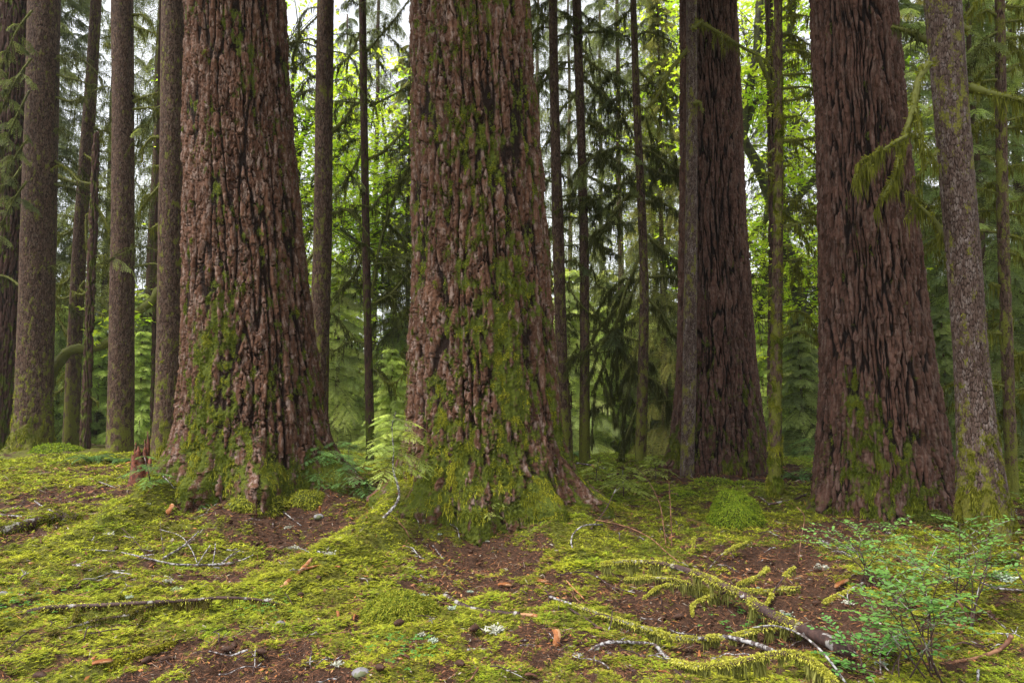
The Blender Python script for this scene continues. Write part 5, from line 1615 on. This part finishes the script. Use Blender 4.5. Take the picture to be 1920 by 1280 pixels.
S("dark stick lying at the foot of the close pair of slim trunks", [(1082, 868), (1110, 872), (1132, 878)], 0.022, 0.016, M_DARKWOOD, 0.04, name="fallen_stick", cat="stick")
S("dark twigs across the brown mound of the slim grey trunk", [(1215, 885), (1250, 872), (1290, 868), (1320, 872)], 0.018, 0.012, M_DARKWOOD, 0.05, side=4)
S("long dark stick on the far side of the brown mound", [(1330, 880), (1380, 884), (1430, 890)], 0.018, 0.012, M_DARKWOOD, 0.05, side=4)
S("orange stub standing beside the grey stone between the near giants", [(600, 966, .0), (600, 948, .13)], 0.016, 0.014, M_ORANGE, name="split_stick", cat="stick")
S("pale twig bent along the mound between the near giants", [(530, 958), (548, 972), (565, 985)], 0.007, 0.005, M_WHITEWOOD, 0.03, side=1)
S("white forked twig lying below the mounded giant", [(425, 1030), (450, 1034), (480, 1036)], 0.009, 0.006, M_WHITEWOOD, 0.02, side=2)

# --- loose small things, many alike
def fan(n, y0, y1, x0=-30, x1=1950):
    return [(rng.uniform(x0, x1), 735 + (y0 - 735) * (y1 - 735) / ((y1 - 735) + rng.random() * ((y0 - 735) - (y1 - 735)))) for _ in range(n)]


kinds = [(M_DARKWOOD, "thin dark twig lying loose on the moss"), (M_WHITEWOOD, "thin pale twig lying loose on the moss"), (M_REDWOOD, "thin reddish twig lying loose on the moss")]
for i in range(190):
    px, py = rng.uniform(-20, 1940), 885 + 395 * rng.random() ** 1.2
    p = hit(px, py, 0.012)
    a, L = rng.uniform(0, 2 * PI), rng.uniform(0.10, 0.34) * (0.7 + p[1] * 0.06)
    n = 6
    q = np.zeros((n, 3))
    a2 = a + np.cumsum(rng.normal(0, 0.22, n))
    for j in range(1, n):
        q[j] = q[j - 1] + np.array([math.cos(a2[j]), math.sin(a2[j]), 0]) * L / n
    q[:, 2] = ground(p[0] + q[:, 0], p[1] + q[:, 1]) - p[2] + 0.022 + 0.02 * np.sin(np.linspace(0, PI, n)) * rng.random()
    m_, lb = kinds[rng.choice(3, p=[.52, .22, .26])]
    mb = MB()
    V, Q, tr = tube(smooth_path(q, 2), np.linspace(rng.uniform(.003, .007), .002, 2 * n - 1), 6, wob=.12)
    mb.add(V, Q, tr)
    for s in range(rng.integers(0, 4)):
        j = rng.integers(1, n - 1)
        e = np.array([math.cos(a + rng.choice([-.8, .8])), math.sin(a + rng.choice([-.8, .8])), .25]) * L * rng.uniform(.12, .3)
        V, Q, tr = tube([q[j], q[j] + e * .5, q[j] + e], [.0035, .0028, .002], 5)
        mb.add(V, Q, tr)
    tag(origin_mesh("fallen_twig", mb, m_, p), lb, "twig", "small twigs strewn over the moss")


def cone_mesh():
    mb = MB()
    nv, nu = 15, 12
    tz = np.linspace(0, 1, nv)
    th = np.linspace(0, 2 * PI, nu, endpoint=False)
    V = np.zeros((nv, nu, 3))
    for i, t_ in enumerate(tz):
        r = 0.016 * math.sin(PI * (0.06 + 0.90 * t_)) ** 0.7 * (1.0 + (0.22 if i % 2 else -0.12))
        rr = r * (1 + 0.14 * np.sin(th * 6 + (i // 2 % 2) * PI))
        V[i, :, 0] = t_ * 0.062
        V[i, :, 1] = rr * np.cos(th)
        V[i, :, 2] = rr * np.sin(th)
    i = np.arange(nv - 1)[:, None] * nu
    j = np.arange(nu)[None]
    j2 = (j + 1) % nu
    mb.add(V, np.stack([i + j, i + j2, i + nu + j2, i + nu + j], -1).reshape(-1, 4))
    return mb.mesh("cone", M_CONE)


CM = cone_mesh()
spots = [(440, 1212), (415, 1222), (325, 1232), (300, 1236), (285, 1235), (480, 1235), (570, 1115), (345, 1102), (150, 1102), (655, 990), (662, 996), (600, 1090), (698, 1128), (1855, 1165)]
spots += [(rng.uniform(60, 1880), 960 + 310 * rng.random()) for _ in range(30)]
for px, py in spots:
    p = hit(px, py, 0.02)
    o = link("fir_cone", CM)
    o.location = (p[0], p[1], float(ground(p[0], p[1])) + 0.02)
    o.rotation_euler = (rng.uniform(0, 6), rng.normal(0, .15), rng.uniform(0, 6.28))
    s = rng.uniform(0.8, 1.25)
    o.scale = (s, s, s)
    tag(o, "small dark brown fir cone fallen on the moss", "cone", "fir cones scattered on the moss")


def chip(px, py, L, W, T_, az, tilt, label, group=None, mat=None, blunt=False):
    p = hit(px, py, 0.01)
    n = 7
    x = np.linspace(-L / 2, L / 2, n)
    wv = W * (0.75 + 0.35 * rng.random(n)) / 2
    wv[0] *= 0.5
    wv[-1] *= 0.35
    if blunt:
        wv = W * (0.85 + 0.2 * rng.random(n)) / 2
    V = []
    for i in range(n):
        b = 0.12 * W * math.sin(i * 1.3)
        for s, zc in ((-1, 0), (1, 0), (1, T_), (-1, T_)):
            V.append((x[i], s * wv[i] + b, zc + 0.08 * L * math.sin(PI * i / (n - 1)) + 0.12 * T_ * rng.normal()))
    V = np.array(V)
    i = np.arange(n - 1)[:, None] * 4
    j = np.arange(4)[None]
    Q = np.stack([i + j, i + (j + 1) % 4, i + 4 + (j + 1) % 4, i + 4 + j], -1).reshape(-1, 4)
    Q = np.vstack([Q, [[3, 2, 1, 0]], [[(n - 1) * 4 + k for k in range(4)]]])
    mb = MB()
    mb.add(V, Q)
    o = origin_mesh("bark_chip", mb, mat or M_ORANGE, (p[0], p[1], float(ground(p[0], p[1])) + 0.012 + abs(math.sin(tilt)) * L * 0.42), smooth=False)
    o.rotation_euler = (rng.normal(0, .15), tilt, az)
    return tag(o, label, "wood chip", group)


chip(1044, 1208, 0.10, 0.045, 0.006, 1.6, -0.95, "bright orange wood slab standing upright in the near moss", blunt=True)
chip(1012, 1094, 0.16, 0.045, 0.015, 0.3, 0.05, "long pale orange bark slab beside the tangled twigs")
chip(947, 1102, 0.12, 0.05, 0.014, 0.2, 0.1, "flat orange bark chip below the brown litter hollow")
chip(320, 968, 0.13, 0.06, 0.015, 1.3, -0.9, "rust red bark chip leaning on the mossy root ridge")
chip(1580, 1108, 0.16, 0.035, 0.012, 0.5, -0.2, "rust brown wood strip lying at the tip of the sloping mossy stick")
for i in range(46):
    px, py = rng.uniform(0, 1920), 930 + 345 * rng.random()
    chip(px, py, rng.uniform(.035, .10), rng.uniform(.012, .035), .007, rng.uniform(0, 6), rng.normal(0, .2), "small orange brown bark chip on the forest floor", "bark chips strewn over the forest floor", M_ORANGE if rng.random() < .5 else M_REDWOOD)


def lichen(px, py, size, label, group=None, col=(0.46, 0.46, 0.38)):
    p = hit(px, py, 0.02)
    mb = MB()
    n = 90
    a = rng.uniform(0, 2 * PI, n)
    P = rng.normal(0, size * 0.28, (n, 3)) * np.array([1, 1, .25])
    V, Q = blades(P, np.stack([np.cos(a), np.sin(a), rng.uniform(-.2, .8, n)], -1), rng.normal(size=(n, 3)), size * rng.uniform(.2, .5, n), size * 0.16)
    mb.add(V, Q, col=rep(np.array(col) * rng.uniform(.7, 1.15, (n, 1)), 4))
    return tag(origin_mesh("lichen_scrap", mb, M_LICHEN, (p[0], p[1], float(ground(p[0], p[1])) + 0.02), smooth=False), label, "lichen", group)


lichen(618, 1045, 0.07, "white lichen scrap on the mossy root above the orange split stick")
lichen(928, 1185, 0.09, "cream lichen scrap in the near moss above the pale straight stick")
lichen(202, 1002, 0.09, "white lichen tuft at the lower end of the root ridge")
lichen(1880, 1088, 0.12, "pale grey green lichen tuft at the margin beside the farther shrub", None, (0.42, 0.50, 0.40))
lichen(634, 1250, 0.05, "white lichen flake at the bottom edge of the moss")
lichen(1590, 1138, 0.05, "small white lichen on the bank behind the leafy shrub")
lichen(1545, 1065, 0.10, "whitish lichen litter below the grey branch")
lichen(540, 990, 0.08, "cream lichen on the litter between the near giants")
lichen(548, 1028, 0.09, "cream lichen flakes on bare litter above the orange split stick")
lichen(440, 945, 0.09, "grey green lichen on the moss below the near seedling", None, (0.40, 0.48, 0.42))
lichen(335, 1104, 0.08, "pale green lichen behind the long dark dead branch", None, (0.42, 0.5, 0.25))
for i in range(26):
    lichen(rng.uniform(20, 1900), 890 + 380 * rng.random(), rng.uniform(.025, .055), "tiny whitish lichen scrap on the forest floor", "lichen scraps strewn over the forest floor", (0.42, 0.42, 0.36) if rng.random() < .7 else (0.42, 0.5, 0.4))


def stone(px, py, r, label):
    p = hit(px, py, 0.0)
    th, ph = np.meshgrid(np.linspace(0, 2 * PI, 24, endpoint=False), np.linspace(0.05, PI - 0.05, 14))
    d = np.stack([np.sin(ph) * np.cos(th), np.sin(ph) * np.sin(th), 0.62 * np.cos(ph)], -1)
    rr = r * (1 + 0.2 * noise(d[..., 0] * 1.6 + px, d[..., 1] * 1.6, d[..., 2] * 1.6, 61) + 0.05 * noise(d[..., 0] * 6, d[..., 1] * 6, d[..., 2] * 6, 62))
    V = (d * rr[..., None]).reshape(-1, 3)
    i = np.arange(13)[:, None] * 24
    j = np.arange(24)[None]
    j2 = (j + 1) % 24
    mb = MB()
    mb.add(V, np.stack([i + j, i + 24 + j, i + 24 + j2, i + j2], -1).reshape(-1, 4))
    return tag(origin_mesh("stone", mb, M_STONE, (p[0], p[1], float(ground(p[0], p[1])) + r * 0.25)), label, "stone")


stone(676, 1272, 0.045, "small grey stone in the moss at the bottom edge")
stone(597, 978, 0.06, "grey stone between the near giants beside the orange stub")
stone(4, 1122, 0.035, "small grey stone at the edge beside the long dark dead branch")
stone(405, 1070, 0.032, "flat grey stone in the moss below the long white branch")
stone(525, 1180, 0.03, "pale flat stone in the moss right of the long dark dead branch")


# --- mounds that are objects: mossy boulder, moss cushions
def moss_mound(px, py, rx, rz, label, name, n, size, cols, lift=0.0, ry=None):
    p = hit(px, py)
    p = np.array([p[0], p[1] + rx * 0.6, 0.0])
    p[2] = float(ground(p[0], p[1], False)) - 0.04
    ry = ry or rx
    t = thing(name, label, "boulder" if name == "mossy_boulder" else "moss", p)
    th, ph = np.meshgrid(np.linspace(0, 2 * PI, 40, endpoint=False), np.linspace(0.02, PI * 0.62, 16))
    d = np.stack([np.sin(ph) * np.cos(th), np.sin(ph) * np.sin(th), np.cos(ph)], -1)
    k = 0.97 + 0.18 * noise(d[..., 0] * 1.5 + px, d[..., 1] * 1.8, d[..., 2] * 1.8, 63) + 0.05 * noise(d[..., 0] * 6, d[..., 1] * 6, d[..., 2] * 6, 64)
    V = (d * k[..., None] * np.array([rx, ry, rz])).reshape(-1, 3)
    i = np.arange(15)[:, None] * 40
    j = np.arange(40)[None]
    j2 = (j + 1) % 40
    mb = MB()
    mb.add(V, np.stack([i + j, i + 40 + j, i + 40 + j2, i + j2], -1).reshape(-1, 4), col=(0.05, 0.06, 0.012))
    mb.build("stone_core" if name == "mossy_boulder" else "cushion", M_STUMPMOSS, t)
    th, ph = rng.uniform(0, 2 * PI, n), np.arccos(rng.uniform(math.cos(PI * 0.60), 1, n))
    d = np.stack([np.sin(ph) * np.cos(th), np.sin(ph) * np.sin(th), np.cos(ph)], -1)
    k = 1 + 0.18 * noise(d[..., 0] * 1.5 + px, d[..., 1] * 1.8, d[..., 2] * 1.8, 63) + 0.07 * noise(d[..., 0] * 6, d[..., 1] * 6, d[..., 2] * 6, 64) + 0.05 * noise(d[..., 0] * 13, d[..., 1] * 13, d[..., 2] * 13, 65)
    P = d * k[..., None] * np.array([rx, ry, rz])
    N_ = unit(P / np.array([rx * rx, ry * ry, rz * rz]))
    D = N_ * rng.uniform(.25, .8, (n, 1)) + rng.normal(0, .5, (n, 3)) + np.array([0, 0, -0.35])
    c = np.array(cols)[rng.integers(0, len(cols), n)] * rng.uniform(.6, 1.35, (n, 1))
    mb = MB()
    L = size * rng.uniform(.6, 1.3, n)
    V2, Q = blades(P, D, N_ + rng.normal(0, .3, (n, 3)), L, L * .22, droop=.25)
    mb.add(V2, Q, col=rep(c, 4))
    mb.build("moss_coat", M_MOSS, t, smooth=False)
    return t


GRN = [[0.24, 0.33, 0.028], [0.15, 0.23, 0.02], [0.31, 0.37, 0.03]]
YEL = [[0.36, 0.36, 0.04], [0.26, 0.28, 0.03], [0.16, 0.17, 0.025]]
moss_mound(1388, 992, 0.30, 0.42, "round bright green mossy boulder on the moss before the thin stubby green trunk", "mossy_boulder", 16000, 0.03, GRN)
moss_mound(742, 1172, 0.25, 0.20, "fine grassy moss hummock in the near moss before the widest fir", "moss_hummock", 14000, 0.030, [[0.26, 0.29, 0.03], [0.34, 0.33, 0.04], [0.17, 0.21, 0.025]])
moss_mound(88, 850, 0.55, 0.22, "low mossy hump at the foot of the thick mossy footed trunk", "moss_hummock", 4000, 0.08, GRN)
moss_mound(668, 850, 0.55, 0.30, "mossy hump behind the white stemmed seedling", "moss_hummock", 4000, 0.08, GRN)
moss_mound(1290, 938, 0.26, 0.14, "small mossy lump capping a stick before the brown mound", "moss_hummock", 2500, 0.045, GRN)
moss_mound(1345, 912, 0.35, 0.14, "low moss hump on the near edge of the brown mound", "moss_hummock", 2500, 0.05, GRN)
moss_mound(1405, 915, 0.30, 0.12, "small mossy clod at the corner of the brown mound", "moss_hummock", 2000, 0.05, GRN)
moss_mound(470, 960, 0.35, 0.20, "mossy clod on the slope right under the mounded giant", "moss_hummock", 4000, 0.045, YEL)
moss_mound(570, 950, 0.25, 0.15, "small mossy ledge at the low end of the mounded giant", "moss_hummock", 3000, 0.04, YEL)
moss_mound(1770, 985, 0.22, 0.16, "moss clump wedged between the moss skirted fir and the grey flaky trunk", "moss_hummock", 2500, 0.05, [[0.12, 0.13, 0.02], [0.08, 0.1, 0.02]])

# --- the broken stump
p = hit(262, 908)
t = thing("broken_stump", "broken reddish splintered stump between two straight brown trunks and the mounded giant", "stump", p)
rad = 15 / F * p[1]
htop = 55 / F * p[1]
nu, nz = 40, 30
TH, ZZ = np.meshgrid(np.linspace(0, 2 * PI, nu, endpoint=False), np.linspace(-0.1, htop, nz))
RR = rad * (1 + 0.12 * noise(np.cos(TH) * 2, np.sin(TH) * 2, ZZ * 2, 70) + 0.3 * np.exp(-np.maximum(ZZ, 0) * 6) + 0.06 * noise(np.cos(TH) * 9, np.sin(TH) * 9, ZZ * 5, 73))
V = np.stack([RR * np.cos(TH), RR * np.sin(TH), ZZ + (ZZ / htop) ** 2 * 0.10 * noise(np.cos(TH) * 3, np.sin(TH) * 3, 0.5, 75)], -1).reshape(-1, 3)
i = np.arange(nz - 1)[:, None] * nu
j = np.arange(nu)[None]
j2 = (j + 1) % nu
mb = MB()
mb.add(V, np.stack([i + j, i + j2, i + nu + j2, i + nu + j], -1).reshape(-1, 4))
mb.build("trunk", M_ROT, t)
for a, hh, ww in ((0.6, 0.34, 0.040), (1.4, 0.22, 0.035), (-0.5, 0.16, 0.04), (-1.6, 0.10, 0.05), (2.6, 0.12, 0.04), (-2.5, 0.18, 0.035)):
    mb = MB()
    b = np.array([math.cos(a) * rad * .7, math.sin(a) * rad * .7, htop - 0.12])
    V, Q, tr = tube(smooth_path([b, b + np.array([.01, 0, .12 + hh * .4]), b + np.array([.03 * math.cos(a * 3), 0, .12 + hh])], 3), np.linspace(ww, .006, 7), 6, wob=.25)
    mb.add(V, Q, tr)
    mb.build("splinter", M_ROT, t)
mb = MB()
b = np.array([rad * 1.15, -0.05, 0])
V, Q, tr = tube([b + np.array([0, 0, -.05]), b + np.array([.02, 0, .2]), b + np.array([.03, 0, .42])], [.05, .04, .012], 7, wob=.2)
mb.add(V, Q, tr)
mb.build("bark_slab", M_ROT, t)


# ------------------------------------------------------------------ seedlings, ferns, shrubs
def hemlock_seedling(label, base, h, nbr, rad, seed, stem=None, palname='fresh', stem_r=0.010, mat=None, low=0.25, bl=0.020, flat=0.12):
    """small hemlock: thin stem and layered flat sprays of short needles"""
    global rng
    keep, rng = rng, np.random.default_rng(seed)
    base = np.asarray(base, float)
    t = thing("hemlock_seedling", label, "seedling", base)
    pts = smooth_path(np.asarray(stem, float) - base, 5) if stem is not None else smooth_path([[0, 0, -.03], [rng.normal(0, .03), rng.normal(0, .03), h * .5], [rng.normal(0, .05), 0, h]], 5)
    k = len(pts)
    V, Q, tr = tube(pts, np.linspace(stem_r, stem_r * .3, k), 7, wob=.08)
    mb = MB()
    mb.add(V, Q, tr)
    mb.build("stem", mat or M_DARKWOOD, t)
    for i in range(nbr):
        u = low + (1 - low) * (i + rng.random()) / nbr
        b = pts[int(u * (k - 1))]
        L = rad * (1.05 - 0.6 * u) * rng.uniform(.6, 1.2)
        mb = MB()
        spray(mb, b, i * 2.4 + rng.normal(0, .3), L, flat + rng.normal(0, .12), .35, GREENS[palname], twig_len=L * .62, ntw=int(9 + 26 * L), nbl=int(6 + 16 * L), bl=bl, bw=bl * .26, sag=.12, r0=.004, jit=.6)
        mb.build("spray", [M_NEEDLE, M_TWIG], t, smooth=False)
    rng = keep
    return t


st = [hit(715, 975, 0.0)]
d0 = st[0][1]
st += [at(742, 945, d0 + .05), at(748, 920, d0 + .1), at(737, 880, d0 + .15), at(738, 845, d0 + .15), at(735, 800, d0 + .15), at(742, 772, d0 + .15)]
hemlock_seedling("white stemmed hemlock seedling with curved foot at the edge of the widest fir", st[0], 1.4, 26, .62, 401, st, 'fresh', .016, M_WHITEWOOD, low=.55, bl=.022)
b = hit(400, 925); hemlock_seedling("green hemlock seedling growing on the mound before the mounded giant", b, .55, 20, .50, 402, None, 'seed', low=.1)
b = hit(385, 940); hemlock_seedling("second drooping seedling low on the moss of the mounded giant", b, .30, 10, .34, 403, None, 'seed', low=.1)
b = hit(590, 905); hemlock_seedling("hemlock seedling against the dark foot of the mounded giant", b, .52, 16, .45, 404, None, 'seed', low=.3)
b = at(915, 965, BIG_B.depth - 0.98); hemlock_seedling("little bright hemlock seedling on the bark foot of the widest fir", b, .30, 14, .22, 405, None, 'fresh', low=.1, bl=.016)
b = hit(665, 935); hemlock_seedling("feathery hemlock seedling low behind the white stemmed one", b, .45, 14, .5, 406, None, 'seed', low=.1)
b = hit(625, 905); hemlock_seedling("dim hemlock seedling in the dip between the near giants", b, .6, 14, .5, 407, None, 'seed', low=.1)
b = hit(285, 912); hemlock_seedling("small hemlock seedling right beside the broken stump", b, .40, 10, .34, 408, None, 'seed', low=.15)
b = hit(1170, 935); hemlock_seedling("thin pale hemlock seedling on the moss behind the bowed dead sapling", b, .50, 12, .55, 409, None, 'fresh', low=.35)
b = hit(1120, 905); hemlock_seedling("wispy hemlock seedling on the far moss near the close pair of slim trunks", b, .45, 10, .5, 410, None, 'fresh', low=.3)


def fern(label, base, n, L, seed, col=(0.09, 0.17, 0.05)):
    global rng
    keep, rng = rng, np.random.default_rng(seed)
    t = thing("sword_fern", label, "fern", base)
    for i in range(n):
        az = i * 2.4 + rng.normal(0, .2)
        l = L * rng.uniform(.7, 1.15)
        s = np.linspace(0, 1, 9)
        hz, up = l * .75 * s, l * (.85 * s - .75 * s * s)
        pts = np.stack([np.cos(az) * hz, np.sin(az) * hz, up], -1)
        mb = MB()
        V, Q, tr = tube(pts, .006 * (1 - .7 * s), 4, cap=False)
        mb.add(V, Q, col=(.07, .06, .02))
        m = 26
        f = np.linspace(.12, 1, m)
        P = np.stack([np.interp(f, s, pts[:, q]) for q in range(3)], -1)
        T_ = unit(np.stack([np.interp(f, s, np.gradient(pts[:, q])) for q in range(3)], -1))
        Sd = unit(np.cross(T_, [0, 0, 1.]))
        w = .11 * L * (1.05 - f) + .015
        for sg in (-1, 1):
            V, Q = blades(P, Sd * sg + T_ * .35 - np.array([0, 0, .15]), np.cross(Sd, T_), w * 1.3, .016 * L + .008, mid=.35)
            mb.add(V, Q, col=rep(np.array(col) * rng.uniform(.7, 1.3, (m, 1)), 4))
        mb.build("frond", M_SHRUB, t, smooth=False)
    rng = keep
    return t


fern("sword fern growing between the leaning grey brown trunk and the broken stump", hit(175, 870), 12, .8, 421)
fern("small sword fern behind the broken stump", hit(225, 872), 9, .6, 422)
for lb_, x_, y_, h_, r_, sd_, pn_ in (
        ("bright hemlock seedling at the crest between the near giants", 700, 868, .7, .55, 411, 'fresh'), ("spreading hemlock seedling under the very thin bare trunk", 655, 880, .6, .6, 412, 'seed'),
        ("leafy hemlock seedling close to the dark heel of the mounded giant", 640, 915, .5, .5, 413, 'seed'), ("tiny hemlock seedling on the brown litter under the mounded giant", 445, 915, .35, .35, 414, 'seed'),
        ("small hemlock seedling in the far moss behind the bowed dead sapling", 1230, 905, .5, .5, 415, 'fresh'), ("hemlock seedling low at the heel of the moss skirted fir", 1530, 900, .8, .7, 416, 'seed')):
    hemlock_seedling(lb_, hit(x_, y_), h_, 16, r_, sd_, None, pn_, low=.15)
fern("low sword fern tucked behind the mounded giant", hit(640, 845), 10, .7, 423, (0.11, 0.19, 0.06))
fern("sword fern in shade beside the foot of the slim leaning trunk", hit(1075, 858), 9, .6, 424, (0.1, 0.18, 0.06))
fern("sword fern at the foot of the thin stubby green trunk", hit(1500, 905), 10, .7, 425)


def huckleberry(label, base, stems, nleaf, seed, leaf=.031, col=(0.135, 0.27, 0.06), twl=.36):
    """open shrub: thin dark stems and small oval leaves in flat rows along the twigs"""
    global rng
    keep, rng = rng, np.random.default_rng(seed)
    base = np.asarray(base, float)
    t = thing("huckleberry_shrub", label, "shrub", base)
    lv = MB()
    per = max(3, nleaf // (len(stems) * 16))
    for st_ in stems:
        pts = smooth_path(np.asarray(st_, float) - base, 5)
        k = len(pts)
        r = np.linspace(.005, .0018, k)
        mb = MB()
        V, Q, tr = tube(pts, r, 6)
        mb.add(V, Q, tr)
        for q in range(per):
            a = int(k * rng.uniform(.35, .999))
            d = unit(pts[min(a + 1, k - 1)] - pts[max(a - 1, 0)])
            az = rng.uniform(0, 2 * PI)
            e = unit(d * .4 + np.array([math.cos(az), math.sin(az), rng.uniform(-.05, .18)])) * twl * rng.uniform(.4, 1.1)
            tw = smooth_path([pts[a], pts[a] + e * .55 + np.array([0, 0, .02]), pts[a] + e], 4)
            V, Q, tr = tube(tw, np.linspace(.0022, .001, len(tw)), 4, cap=False)
            mb.add(V, Q)
            n = 16
            f = np.linspace(.15, 1, n) * (len(tw) - 1)
            P = np.stack([np.interp(f, np.arange(len(tw)), tw[:, i]) for i in range(3)], -1)
            eh = unit(e)
            Sd = unit(np.cross(eh, [0, 0, 1.]))
            sg = np.where(np.arange(n) % 2, 1., -1.)[:, None]
            D = unit(Sd * sg + eh * .55 + rng.normal(0, .2, (n, 3)))
            N_ = np.stack([rng.normal(0, .3, n), rng.normal(0, .3, n), np.ones(n)], -1)
            L = leaf * rng.uniform(.65, 1.25, n)
            S_ = unit(np.cross(D, N_))
            Lc = L[:, None]
            V = np.stack([P, P + D * Lc * .3 + S_ * Lc * .26, P + D * Lc * .72 + S_ * Lc * .24, P + D * Lc, P + D * Lc * .72 - S_ * Lc * .24, P + D * Lc * .3 - S_ * Lc * .26], 1).reshape(-1, 3)
            b6 = np.arange(n)[:, None] * 6
            Q = np.concatenate([b6 + np.array([[0, 1, 2, 3]]), b6 + np.array([[0, 3, 4, 5]])])
            lv.add(V, Q, col=rep(np.array(col) * rng.uniform(.75, 1.35, (n, 1)) * np.array([1, 1, rng.uniform(.8, 1.2)]), 6))
        mb.build("stem", M_DARKWOOD, t)
    lv.build("leaves", M_SHRUB, t, smooth=False)
    rng = keep
    return t


def stems_px(bpx, bpy, tops, spread=0.25):
    b = hit(bpx, bpy, -0.02)
    out = []
    spread = spread * 1.8
    for x, y in tops:
        tip = at(x, y, b[1] + rng.uniform(-spread, spread))
        mid = b * .45 + tip * .55 + np.array([rng.normal(0, .03), rng.normal(0, .03), .03])
        out.append([b + rng.normal(0, .09, 3) * np.array([1, 1, 0]), mid, tip])
    return b, out


b, s_ = stems_px(1745, 1278, [(1690, 1105), (1725, 1070), (1760, 1085), (1650, 1120), (1780, 1120), (1700, 1150), (1640, 1150), (1745, 1125), (1668, 1085)])
huckleberry("largest leafy green shrub with dark stems, nearest the viewer in the bottom corner", b, s_, 1150, 501)
b, s_ = stems_px(1818, 1182, [(1822, 1010), (1800, 985), (1850, 1005), (1780, 1050), (1860, 1040), (1810, 1040)], .2)
huckleberry("slender leafy shrub reaching up before the mossy foot of the grey flaky trunk", b, s_, 1000, 502)
b, s_ = stems_px(1640, 1100, [(1590, 1008), (1620, 1000), (1565, 1030), (1655, 1010), (1605, 1020)], .15)
huckleberry("small bright leafy shrub before the moss skirted fir", b, s_, 600, 503, col=(0.16, 0.31, 0.07))
b, s_ = stems_px(1665, 1285, [(1590, 1215), (1620, 1230), (1650, 1205), (1690, 1225), (1600, 1250), (1715, 1200)], .15)
huckleberry("low dense leafy shrub beside the bare end of the largest mossy limb", b, s_, 480, 504, col=(0.12, 0.28, 0.06))
b, s_ = stems_px(1665, 1010, [(1660, 985), (1690, 978), (1645, 992)], .1)
huckleberry("tiny leafy sprig at the foot of the moss skirted fir", b, s_, 120, 505, twl=.18)
b, s_ = stems_px(1915, 985, [(1905, 950), (1930, 930), (1890, 965)], .1)
huckleberry("small leafy sprig at the margin beyond the comb like trunk", b, s_, 160, 506)


def low_leaves(label, px, py, n, spread, seed, leaf=.022, col=(0.10, 0.26, 0.05), name="ground_herb"):
    global rng
    keep, rng = rng, np.random.default_rng(seed)
    p = hit(px, py)
    mb = MB()
    x, y = rng.normal(0, spread, n), rng.normal(0, spread * 1.2, n)
    z = ground(p[0] + x, p[1] + y) - p[2] + rng.uniform(.02, .06, n)
    a = rng.uniform(0, 2 * PI, n)
    for k in range(3):
        ang = a + k * 2.09
        V, Q = blades(np.stack([x, y, z], -1), np.stack([np.cos(ang), np.sin(ang), np.full(n, -.1)], -1), np.tile([0, 0, 1.], (n, 1)), leaf, leaf * .8, mid=.6)
        mb.add(V, Q, col=rep(np.array(col) * rng.uniform(.7, 1.3, (n, 1)), 4))
    rng = keep
    return tag(origin_mesh(name, mb, M_SHRUB, p, smooth=False), label, "herb", kind="stuff")


low_leaves("small three lobed green leaves beside the long dark dead branch", 15, 1150, 60, .16, 601)
low_leaves("bright little green leaves among the mossy limbs", 1395, 1172, 55, .12, 602)
low_leaves("little green leaves in the nearest moss below the widest fir", 760, 1225, 40, .10, 603)
low_leaves("grassy green sprouts in the litter right of the dead branch", 500, 1150, 40, .10, 604, leaf=.016)
# ------------------------------------------------------------------ damp air
def build_haze(density=0.0005):
    m, t, out = mat_new("damp_air")
    v = t.nodes.new("ShaderNodeVolumePrincipled")
    v.inputs['Color'].default_value = (0.90, 0.95, 0.93, 1)
    v.inputs['Density'].default_value = density
    t.links.new(v.outputs[0], out.inputs['Volume'])
    x0, x1, y0, y1, z0, z1 = -113, 113, -113, 113, -8.5, 52
    V = [(x, y, z) for z in (z0, z1) for y in (y0, y1) for x in (x0, x1)]
    Q = [(0, 2, 3, 1), (4, 5, 7, 6), (0, 1, 5, 4), (2, 6, 7, 3), (0, 4, 6, 2), (1, 3, 7, 5)]
    me = new_mesh("haze", V, Q, mat=m, smooth=False)
    tag(link("haze", me), "thin damp air paling the far trees", "haze", kind="stuff")
    SC.cycles.volume_bounces = 0
    SC.cycles.volume_step_rate = 4


build_haze()
